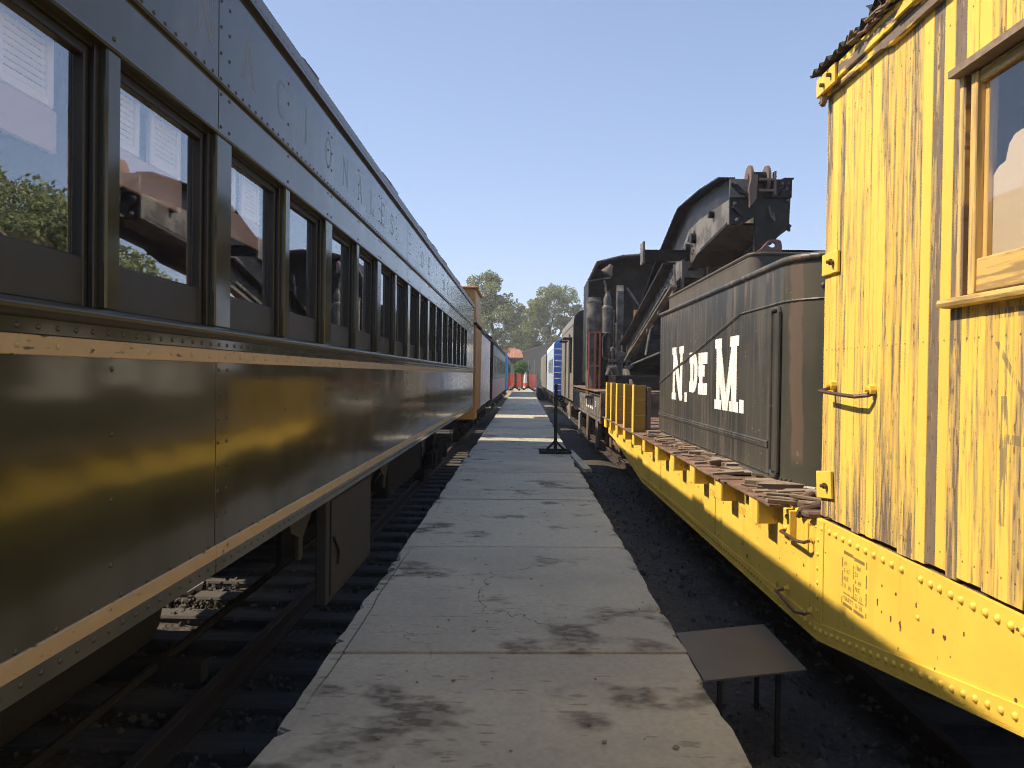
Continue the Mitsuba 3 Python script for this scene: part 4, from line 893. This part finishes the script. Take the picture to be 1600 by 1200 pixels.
    # boom tip
    for x0, x1, cut in ((2.74, 2.98, 1), (3.20, 3.56, -1)):
        p = [(x0, 2.02), (x1 - (0.06 if cut > 0 else 0), 2.02), (x1 + (0.10 if cut > 0 else 0), 2.12), (x1 + (0.10 if cut > 0 else 0), 2.60), (x0, 2.60)] if cut > 0 else [(3.08, 1.75), (3.3, 1.75), (3.54, 2.02), (3.56, 2.60), (3.08, 2.60)]
        put(t + '__tip_plate', MB().py(p, 10.40, 10.44), 'crane')
        put(t + '__tip_cap', MB().box(x0 - 0.01, x1 + 0.05 * (cut > 0), 10.37, 10.399, 2.36, 2.60, 0.005), 'crane_grey' if cut > 0 else 'crane')
    for x, z, a in ((2.82, 2.47, 0.75), (2.88, 2.45, 0.75), (2.84, 2.17, 0.75), (3.46, 2.47, -0.9)):
        put(t + '__tip_rib', MB().rbox((x, 10.36, z), (0.10, 0.02, 0.018), trimesh.transformations.rotation_matrix(a, [0, 1, 0])[:3, :3], 0.005), 'crane')
    for x, z in ((2.80, 2.54), (2.80, 2.28), (2.97, 2.50), (2.83, 2.07), (3.42, 2.54), (3.48, 2.47), (3.50, 2.32)): put(t + '__bolt', MB().cyl((x, 10.33, z), (x, 10.40, z), 0.02, n=6), 'crane_grey')
    for x in (2.99, 3.22): put(t + '__tip_sheave', MB().cyl((x, 10.45, 2.62), (x + 0.035, 10.45, 2.62), 0.17, n=24).cyl((x - 0.02, 10.45, 2.62), (x, 10.45, 2.62), 0.07, n=12), 'crane_rust', smooth=30)
    put(t + '__sheave_axle', MB().cyl((3.0, 10.45, 2.62), (3.26, 10.45, 2.62), 0.09, n=16), 'crane')
    put(t + '__sheave_bracket', MB().py([(2.98, 2.22), (3.06, 2.32), (3.08, 2.64), (3.0, 2.64), (2.96, 2.45)], 10.28, 10.36).box(3.09, 3.30, 10.27, 10.30, 2.42, 2.45, 0.004).box(3.09, 3.30, 10.27, 10.30, 2.56, 2.59, 0.004).box(3.29, 3.32, 10.27, 10.36, 2.38, 2.68, 0.004), 'crane_rust')
    put(t + '__hoist_chain', MB().cyl((3.13, 10.6, 1.35), (3.13, 10.6, 2.4), 0.012, n=6), 'crane_grey')
    put(t + '__tip_hook', MB().tube([(3.26, 10.38, 2.25), (3.28, 10.36, 2.12), (3.33, 10.36, 2.06), (3.31, 10.36, 2.16)], 0.015), 'crane_grey')
    put(t + '__corner_prong', MB().box(3.52, 3.55, 10.38, 10.42, 1.93, 2.02), 'crane')
    # transverse outrigger beam in front of the boom
    put(t + '__outrigger_beam', MB().box(2.0, 3.9, 12.92, 13.0, 2.055, 2.075).box(2.0, 3.9, 12.92, 13.0, 1.90, 1.92).box(2.0, 3.9, 12.95, 12.97, 1.92, 2.055), 'crane')
    put(t + '__beam_end_plate', MB().box(1.95, 1.985, 12.8, 13.1, 1.84, 2.19, 0.004), 'crane_grey')
    put(t + '__beam_bracket', MB().box(2.6, 2.64, 12.8, 12.9, 1.4, 1.9).box(3.0, 3.04, 12.8, 12.9, 1.4, 1.9).box(2.64, 3.0, 12.85, 12.88, 1.62, 1.66).box(2.64, 3.0, 12.86, 12.88, 1.66, 1.88), 'crane_grey')
    put(t + '__handrail_bend', MB().tube([(2.9, 12.7, 2.06), (3.05, 12.6, 2.13), (3.08, 12.6, 2.25)], 0.02), 'crane_grey')
crane()

# ------------------------------------------------------------------ cars further along
def car(name, lab, xs, xd, y0, y1, z0, z1, zr, m_side, m_end, m_roof, low=None, zmid=None, wins=(), wz=(0.2, 0.9), m_win='dark_glass', board=0.0):
    """xs: the x of its side towards the walkway, xd: its far side"""
    t = thing(name, lab, 'railway car')
    s = 1 if xs < 0 else -1
    xa, xb = min(xs, xd), max(xs, xd)
    xi = xs - s * 0.05
    if low:
        put(t + '__lower_side', MB().box(min(xs, xi), max(xs, xi), y0, y1, z0, zmid - 0.01, 0.01), low)
        put(t + '__upper_side', MB().box(min(xs, xi), max(xs, xi), y0, y1, zmid + 0.03, z1, 0.01), m_side)
        put(t + '__belt', MB().box(min(xs + s * 0.015, xi), max(xs + s * 0.015, xi), y0, y1, zmid - 0.01, zmid + 0.03), m_side)
    elif board:
        y = y0
        while y < y1 - 0.01:
            b = min(y + board, y1)
            put(t + '__board', MB().box(min(xs, xi), max(xs, xi), y + 0.014, b - 0.014, z0, z1, 0.006), m_side)
            y += board
    else: put(t + '__side', MB().box(min(xs, xi), max(xs, xi), y0, y1, z0, z1, 0.01), m_side)
    for w0, w1 in wins:
        wk = put(t + '__window', MB().box(min(xs + s * 0.02, xi), max(xs + s * 0.02, xi), w0, w1, wz[0], wz[1], 0.005), m_side)
        put(wk + '__pane', MB().box(min(xs + s * 0.021, xi), max(xs + s * 0.021, xi), w0 + 0.06, w1 - 0.06, wz[0] + 0.06, wz[1] - 0.06), m_win)
    xc, hw = (xa + xb) / 2, (xb - xa) / 2
    arc = [(xc + (hw + 0.02) * math.cos(a), z1 - 0.03 + (zr - z1 + 0.03) * math.sin(a) ** 0.55) for a in np.linspace(0, math.pi, 17)]
    put(t + '__roof', MB().py(arc, y0 - 0.05, y1 + 0.05), m_roof, smooth=35)
    put(t + '__end', MB().py([(xa + 0.01, z0 + 0.02)] + [(xb - 0.01, z0 + 0.02)] + [(x, z - 0.02) for x, z in arc], y0 - 0.07, y0 + 0.06), m_end)
    put(t + '__body', MB().box(xa + 0.06, xb - 0.06, y0 + 0.1, y1, z0 + 0.03, z1 - 0.02), m_end)
    put(t + '__underframe', MB().box(xa + 0.15, xb - 0.15, y0, y1, z0 - 0.3, z0 - 0.01).box(xc - 0.3, xc + 0.3, y0 - 0.6, y1 + 0.4, z0 - 0.25, z0 - 0.02), 'under')
    truck(t, xc, y0 + 1.9); truck(t, xc, y1 - 1.9)
    return t

# left line behind the coach
t = car('caboose', 'caboose with orange end platform, pale boarded side and orange cupola', X - 0.03, X - 3.0, 21.9, 28.0, -0.92, 1.22, 1.52, 'pale', 'orange', 'under_grey', board=0.34)
put(t + '__end_panel', MB().box(X - 0.08, X - 0.02, 19.5, 21.85, -0.95, 1.22, 0.01).box(X - 2.9, X - 0.02, 19.35, 19.45, -1.14, 1.26, 0.01).box(X - 0.08, X - 0.02, 19.46, 20.2, -1.14, -0.96, 0.01), 'orange')
put(t + '__platform_roof', MB().box(X - 3.0, X + 0.01, 19.3, 21.84, 1.27, 1.33, 0.02), 'under_grey')
ck = put(t + '__cupola', MB().py([(X - 0.20, 1.3), (X - 0.26, 2.52), (X - 2.7, 2.52), (X - 2.8, 1.3)], 22.6, 25.2), 'orange')
put(ck + '__roof', MB().box(X - 2.8, X - 0.17, 22.45, 25.35, 2.521, 2.58, 0.02), 'orange')
put(ck + '__pane', MB().box(X - 1.4, X - 0.5, 22.57, 22.6, 1.8, 2.3, 0.01), 'dark_glass')
put(t + '__canopy', MB().box(X - 1.2, X + 0.06, 28.1, 29.3, 1.25, 1.29, 0.01), 'boxcar')
wins = [(31.6 + 1.9 * q, 32.9 + 1.9 * q) for q in range(10)]
car('green_coach', 'grey-green coach with dark windows and pinkish lower side behind the caboose', X - 0.03, X - 3.0, 30.5, 51.2, -1.0, 1.25, 1.75, 'green', 'under', 'under_grey', low='pinkish', zmid=-0.15, wins=wins, wz=(0.0, 0.85))
t = car('blue_car', 'far car with bright blue end post standing beyond the green coach', X - 0.03, X - 3.0, 54.0, 72.0, -1.0, 1.3, 1.8, 'green', 'sky_blue', 'under_grey', low='net', zmid=-0.1, wins=[(58 + 2.2 * q, 59.6 + 2.2 * q) for q in range(6)], wz=(0.1, 0.9))
put(t + '__blue_post', MB().box(X - 0.3, X + 0.05, 53.7, 56.0, -1.05, 1.35, 0.02), 'sky_blue')
# right line behind the crane
t = car('boxcar', 'dark grey weathered boxcar with a black arched end beyond the crane', S, S + 3.0, 25.6, 33.5, -0.85, 1.75, 2.35, 'boxcar', 'crane', 'boxcar')
for y in (26.9, 29.4):
    put(t + '__awning', MB().px([(y - 0.5, 1.32), (y + 0.5, 1.32), (y + 0.5, 1.27), (y - 0.45, 1.27)], S - 0.3, S - 0.004).box(S - 0.06, S - 0.003, y - 0.45, y - 0.35, 0.1, 1.26), 'crane')
    put(t + '__door_post', MB().box(S - 0.06, S - 0.002, y + 0.6, y + 0.75, -0.8, 1.5, 0.01), 'boxcar')
put(t + '__door', MB().box(S - 0.05, S - 0.001, 27.6, 29.0, -0.75, 1.25, 0.01), 'boxcar')
put(t + '__side_step', MB().tube([(S - 0.05, 26.0, -0.9), (S - 0.05, 26.0, -1.45), (S - 0.05, 26.5, -1.45), (S - 0.05, 26.5, -0.9)], 0.03), 'pale_wall')
for a, b, r in ((27.2, 28.6, 0.22), (29.5, 30.2, 0.15)): put(t + '__brake_cylinder', MB().cyl((S + 0.2, a, -1.25), (S + 0.2, b, -1.25), r), 'rust')
wins = [(43.6 + 1.9 * q, 44.7 + 1.9 * q) for q in range(4)]
t = car('blue_caboose', 'blue car with white ladder rungs on its end and pale blue side', S, S + 2.9, 42.0, 54.5, -0.95, 1.55, 2.15, 'pale_blue', 'blue', 'white', low='pale_blue', zmid=-0.1, wins=wins, wz=(0.1, 1.0))
put(t + '__corner_panel', MB().box(S - 0.02, S + 0.5, 41.6, 41.92, -1.05, 1.75, 0.01), 'blue')
put(t + '__end_frame', MB().py([(S + 0.5, -0.9), (S + 2.8, -0.9), (S + 2.6, 1.9), (S + 1.4, 2.1), (S + 0.5, 1.85)], 41.7, 41.9), 'blue')
for q in range(8): put(t + '__ladder_rung', MB().cyl((S + 0.0, 41.55, -0.8 + 0.32 * q), (S + 0.75, 41.55, -0.8 + 0.32 * q), 0.022, n=6), 'white')
put(t + '__brake_wheel', MB().mesh(trimesh.creation.torus(0.26, 0.025, major_sections=18, minor_sections=6).apply_transform(trimesh.transformations.translation_matrix((S + 1.1, 41.4, 0.2)) @ trimesh.transformations.rotation_matrix(math.pi / 2, [1, 0, 0]))), 'crane_red')
car('far_car', 'olive grey car standing last beyond the pale blue car', S, S + 2.9, 57.0, 74.0, -0.95, 1.45, 1.95, 'grey_olive', 'grey_olive', 'grey_olive', board=1.2)

# ------------------------------------------------------------------ things on and beside the walkway
t = thing('barrier_post', 'black steel barrier post on a T-shaped foot on the walkway', 'barrier post')
yb_, xc_ = 15.4, 0.655
put(t + '__post', MB().box(xc_ - 0.032, xc_ + 0.032, yb_ - 0.032, yb_ + 0.032, PZ + 0.05, -0.17, 0.006), 'black')
put(t + '__foot_bar', MB().box(0.33, 0.97, yb_ - 0.25, yb_ - 0.19, PZ + 0.004, PZ + 0.06, 0.006), 'black')
put(t + '__foot_bar', MB().box(0.33, 0.97, yb_ + 0.19, yb_ + 0.25, PZ + 0.004, PZ + 0.06, 0.006), 'black')
put(t + '__cross_bar', MB().box(xc_ - 0.04, xc_ + 0.04, yb_ - 0.189, yb_ + 0.189, PZ + 0.004, PZ + 0.05, 0.004), 'black')
for s in (-1, 1): put(t + '__brace', MB().py([(xc_ + s * 0.034, PZ + 0.24), (xc_ + s * 0.034, PZ + 0.17), (xc_ + s * 0.16, PZ + 0.055), (xc_ + s * 0.22, PZ + 0.055)][::s], yb_ - 0.02, yb_ + 0.02), 'black')

t = thing('step_plate', 'bare steel plate on legs bridging from the walkway towards the yellow flatcar', 'step plate')
put(t + '__plate', MB().pz([(0.945, 3.93), (1.535, 4.11), (1.535, 4.86), (0.945, 4.66)], PZ - 0.012, PZ - 0.002), 'steel_plate')
for x, y in ((1.06, 4.06), (1.40, 4.16), (1.05, 4.62), (1.47, 4.76)): put(t + '__leg', MB().box(x - 0.012, x + 0.012, y - 0.012, y + 0.012, -2.1, PZ - 0.0125), 'black')
k = put('timber_offcut', MB().rbox((1.05, 14.6, -1.60), (0.07, 1.6, 0.03), trimesh.transformations.rotation_matrix(0.035, [0, 0, 1])[:3, :3], 0.006), 'concrete')
tag(k, 'long grey timber lying along the right edge of the walkway', 'timber')
k = put('fallen_block', MB().rbox((2.05, 3.55, -1.98), (0.16, 0.12, 0.1), trimesh.transformations.euler_matrix(0.2, 0.3, 0.5)[:3, :3], 0.02), 'sleeper')
tag(k, 'shaded lump of concrete on the ground under the flatcar beside the step plate', 'concrete lump')

# far end
def stand(x, y, lab):
    t = thing('roller_stand', lab, 'stand')
    put(t + '__pole', MB().cyl((x, y, PZ + 0.25), (x, y, PZ + 2.0), 0.07, n=8), 'black')
    put(t + '__base', MB().py([(x - 0.5, PZ + 0.05), (x - 0.1, PZ + 0.5), (x + 0.1, PZ + 0.5), (x + 0.5, PZ + 0.05), (x + 0.35, PZ + 0.05), (x, PZ + 0.3), (x - 0.35, PZ + 0.05)], y - 0.3, y + 0.3), 'black')
    for d in (-0.45, 0.45): put(t + '__caster', MB().ball((x + d, y, PZ + 0.14), 0.13, 8), 'black')
stand(-0.85, 76.0, 'black pedestal stand on casters at the left of the walkway end')
stand(0.45, 78.0, 'black pedestal stand on casters at the right of the walkway end')
for q, (a, b) in enumerate(((-2.3, -0.9), (-0.85, 0.05), (0.55, 1.6))):
    t = thing('barrier_net', ['orange-red barrier net panel left of the clipped tree', 'orange-red barrier net panel right beside the clipped tree trunk', 'orange-red barrier net panel behind the white cone'][q], 'barrier')
    put(t + '__net', MB().box(a, b, 90.0 + q * 0.2, 90.04 + q * 0.2, -1.5, 0.12), 'net')
    for x in (a, b): put(t + '__post', MB().cyl((x, 89.95 + q * 0.2, -1.6), (x, 89.95 + q * 0.2, 0.2), 0.04, n=6), 'black')
t = thing('traffic_cone', 'tall white and orange cone standing in front of the barrier nets', 'cone')
put(t + '__cone', MB().lathe((0.2, 86, PZ), [(0.35, 0), (0.33, 0.06), (0.22, 0.1), (0.16, 1.5), (0.04, 1.9)], 12), 'white')
put(t + '__collar', MB().lathe((0.2, 86, PZ), [(0.215, 0.3), (0.20, 0.7)], 12), 'net')
t = thing('gate_frame', 'thin grey goalpost-like gate frame at the end of the walkway', 'gate frame')
for x in (0.5, 1.15): put(t + '__upright', MB().box(x - 0.05, x + 0.05, 84.0, 84.1, -1.6, 1.7), 'pale_wall')
put(t + '__crossbar', MB().box(0.3, 1.3, 84.0, 84.1, 1.701, 1.8), 'wall')
k = put('covered_ramp', MB().px([(62, -1.9), (76, -1.9), (76, -0.2), (74, -0.3)], 1.25, 2.2), 'black')
tag(k, 'dark sloping covered ramp beside the far right cars', 'ramp')
k = put('waste_bin', MB().lathe((1.6, 61.0, -1.95), [(0.42, 0), (0.5, 0.9), (0.52, 0.92), (0.45, 1.0), (0.1, 1.05)], 14), 'under_grey')
tag(k, 'grey round bin below the pale blue car at the walkway end', 'bin')

t = thing('grey_shed', 'plain grey-green shed with a sloping roof at the end of the walkway', 'shed')
put(t + '__wall', MB().py([(-0.1, -1.6), (9, -1.6), (9, 5.2), (3.4, 4.3), (-0.1, 3.1)], 104, 112), 'wall')
put(t + '__roof', MB().py([(-0.3, 3.05), (3.4, 4.32), (9.2, 5.25), (9.2, 5.35), (3.4, 4.42), (-0.3, 3.15)], 103.6, 112.4), 'pale_wall')
t = thing('tiled_house', 'low pale house with a red tiled roof behind the clipped tree', 'house')
put(t + '__wall', MB().box(-6.0, -0.12, 106, 114, -1.6, 1.9), 'pale_wall')
put(t + '__eave', MB().box(-6.2, -0.11, 105.4, 106, 1.6, 2.4, 0.02), 'under_grey')
for q in range(14): put(t + '__roof_tile', MB().px([(105.4, 2.41), (114.2, 4.4), (114.2, 4.3), (105.4, 2.31)], -6.2 + q * 0.435, -6.2 + q * 0.435 + 0.42), 'tile')

# ------------------------------------------------------------------ trees
def tree(name, lab, base, clusters, n, size, m, trunk_r, limbs, group=None, smallest=0.5):
    t = thing(name, lab, 'tree', group)
    base = np.array(base, float)
    P, wts = [], np.array([c[3] ** 2.2 for c in clusters]); wts /= wts.sum()
    for c, w in zip(clusters, wts):
        k = int(n * w)
        d = NP.normal(size=(k, 3)); d /= np.linalg.norm(d, axis=1, keepdims=True)
        r = c[3] * (0.35 + 0.65 * NP.random(k) ** 0.5)
        q = d * r[:, None] * [1, 1, 0.85]
        # gaps between the clumps: keep only where noise is high
        keep = meshkit.fbm((q + np.array(c[:3])) * (1.9 / max(c[3], 0.7)), 3, int(abs(c[0]) * 7) + 2) > 0.46
        P.append((q + np.array(c[:3]))[keep])
    P = np.vstack(P) + base
    k = len(P)
    a = NP.normal(size=(k, 3)); a /= np.linalg.norm(a, axis=1, keepdims=True)
    b = np.cross(a, NP.normal(size=(k, 3))); b /= np.linalg.norm(b, axis=1, keepdims=True)
    s = size * NP.uniform(smallest, 1.0, (k, 1))
    V = np.stack([P - a * s, P + b * s * 0.45, P + a * s, P - b * s * 0.45], 1).reshape(-1, 3)
    i = np.arange(k) * 4
    put(t + '__crown', trimesh.Trimesh(V, np.vstack([np.stack([i, i + 1, i + 2], 1), np.stack([i, i + 2, i + 3], 1)]), process=False), m)
    mb = MB()
    for L in limbs:
        for (p, r0), (q, r1) in zip(L[:-1], L[1:]): mb.cyl(base + np.array(p), base + np.array(q), r0, r1, n=8, cap=False)
    put(t + '__trunk', mb, 'bark', smooth=True)
def clumps(spec, seed, n=9, spread=1.0):
    r = random.Random(seed); out = []
    for (x, y, z, R0) in spec:
        out.append((x, y, z, R0 * 0.62))
        for q in range(n):
            a, e = r.uniform(0, 6.28), r.uniform(-0.9, 1.3)
            out.append((x + R0 * 0.75 * math.cos(a) * math.cos(e) * spread, y + R0 * 0.75 * math.sin(a) * math.cos(e), z + R0 * 0.75 * math.sin(e), R0 * r.uniform(0.25, 0.5)))
    return out
tree('willow_tree', 'tall loose green tree left of the walkway end, rising behind the caboose', (-3.6, 101, -1.6), clumps([(-1.6, 0, 12.5, 2.6), (0.3, 0, 9.4, 2.8), (-2.6, 0, 8.0, 2.8), (1.6, 0, 6.2, 2.2), (-0.6, 0, 14.4, 1.3), (2.0, 0, 8.6, 1.8), (-3.6, 0, 10.6, 1.9)], 3), 24000, 0.24, 'leaf', 0.3,
     [[((0.5, 0, 0), 0.28), ((0.2, 0, 4), 0.22), ((-0.6, 0, 8), 0.16), ((-1.4, 0, 12.5), 0.06)], [((0.2, 0, 4), 0.18), ((1.3, 0, 7), 0.08)], [((0, 0, 5), 0.16), ((-2.4, 0, 8.6), 0.06)]])
tree('willow_tree', 'broad green tree over the grey shed, right of the walkway end', (1.6, 106, -1.6), clumps([(2.6, 0, 11.2, 3.1), (-0.6, 0, 8.6, 2.6), (4.8, 0, 8.6, 2.9), (1.6, 0, 6.2, 2.6), (5.6, -0.5, 5.6, 2.0), (0.6, 0, 10.4, 2.0), (-1.6, 0, 6.4, 2.0), (6.4, 0, 7.4, 1.8)], 5), 28000, 0.25, 'leaf', 0.3,
     [[((0, 0, 0), 0.25), ((-0.4, 0, 4), 0.18), ((-1.0, 0, 8), 0.10)], [((0, 0, 0), 0.25), ((1.5, 0, 4.5), 0.2), ((3.4, 0, 7.5), 0.15), ((4.8, 0, 9.5), 0.06)], [((1.5, 0, 4.5), 0.16), ((2.0, 0, 8), 0.12), ((2.6, 0, 11), 0.05)]])
tree('willow_tree', 'darker green tree standing between the two tall trees', (-0.6, 118, -1.6), clumps([(0.2, 0, 8.6, 2.5), (-0.8, 0, 11.2, 1.6), (1.4, 0, 6.2, 2.2)], 8), 7000, 0.30, 'leaf_dark', 0.3,
     [[((0, 0, 0), 0.22), ((0.2, 0, 5), 0.16), ((0, 0, 10), 0.06)], [((0.2, 0, 4), 0.15), ((-1.0, 0, 9), 0.05)]])
tree('willow_tree', 'pale green tree top showing just above the coach roof end', (-8.2, 120, -1.6), clumps([(0, 0, 11.5, 2.6), (1.8, 0, 9.0, 2.6)], 11), 5000, 0.30, 'leaf', 0.3, [[((0, 0, 0), 0.25), ((0, 0, 11), 0.08)]])
tree('clipped_tree', 'small round clipped bright green tree at the end of the walkway', (-0.2, 84.5, -1.6), [(0, 0, 2.45, 0.85), (-0.35, 0, 2.3, 0.6), (0.4, 0, 2.35, 0.55), (0, 0, 2.8, 0.55)], 6000, 0.13, 'leaf_bright', 0.1, [[((0, 0, 0), 0.1), ((0, 0, 2.0), 0.08)]])
# trees standing right of the cabin: seen as a tip past the cabin and mirrored in the coach windows
tree('garden_tree', 'bushy green tree whose tip shows between tender and cabin', (9.1, 22.0, -2.0), clumps([(-0.6, 0, 4.7, 0.95), (0.9, 1, 4.0, 1.2), (1.4, 0, 2.8, 1.5)], 21), 9000, 0.13, 'leaf', 0.1, [[((0, 0, 0), 0.14), ((0, 0, 3), 0.09), ((-0.6, 0, 5), 0.03)]])
for q, (x, y, h, r) in enumerate(((14.6, 25.5, 7.2, 2.0), (15.8, 28.8, 6.6, 2.2), (12.3, 24.3, 6.0, 1.6))):
    tree('garden_tree', ['leafy tree right of the yellow cabin, mirrored in the nearest coach window', 'darker leafy tree behind the others, mirrored in the nearest coach window', 'smaller leafy tree in front, mirrored at the right of the nearest coach window'][q], (x, y, -2.0),
         clumps([(0, 0, h, r), (-0.9, 0.4, h - 1.6, r * 0.9), (1.0, 0, h - 1.7, r * 0.9)], 31 + q), 14000, 0.15, 'leaf_dark' if q == 1 else 'leaf', 0.1,
         [[((0, 0, 0), 0.16), ((0.1, 0, h * 0.5), 0.11), ((0, 0, h + 0.6), 0.03)], [((0.1, 0, h * 0.4), 0.08), ((-0.9, 0.3, h - 1.0), 0.03)], [((0.1, 0, h * 0.45), 0.08), ((1.1, 0, h - 0.9), 0.03)]])

# ------------------------------------------------------------------ air
scene['air'] = {'type': 'homogeneous', 'albedo': {'type': 'rgb', 'value': [0.95, 0.95, 0.95]}, 'sigma_t': {'type': 'rgb', 'value': [0.0011, 0.00115, 0.00125]}}
scene['haze'] = {'type': 'cube', 'bsdf': {'type': 'null'}, 'interior': {'type': 'ref', 'id': 'air'}, 'to_world': T().translate([0, 700, 7.0]).scale([1000, 1000, 10.5])}
labels['haze'] = {'kind': 'stuff', 'label': 'thin summer haze between the camera and the far trees', 'category': 'haze'}
scene['camera']['medium'] = {'type': 'ref', 'id': 'air'}
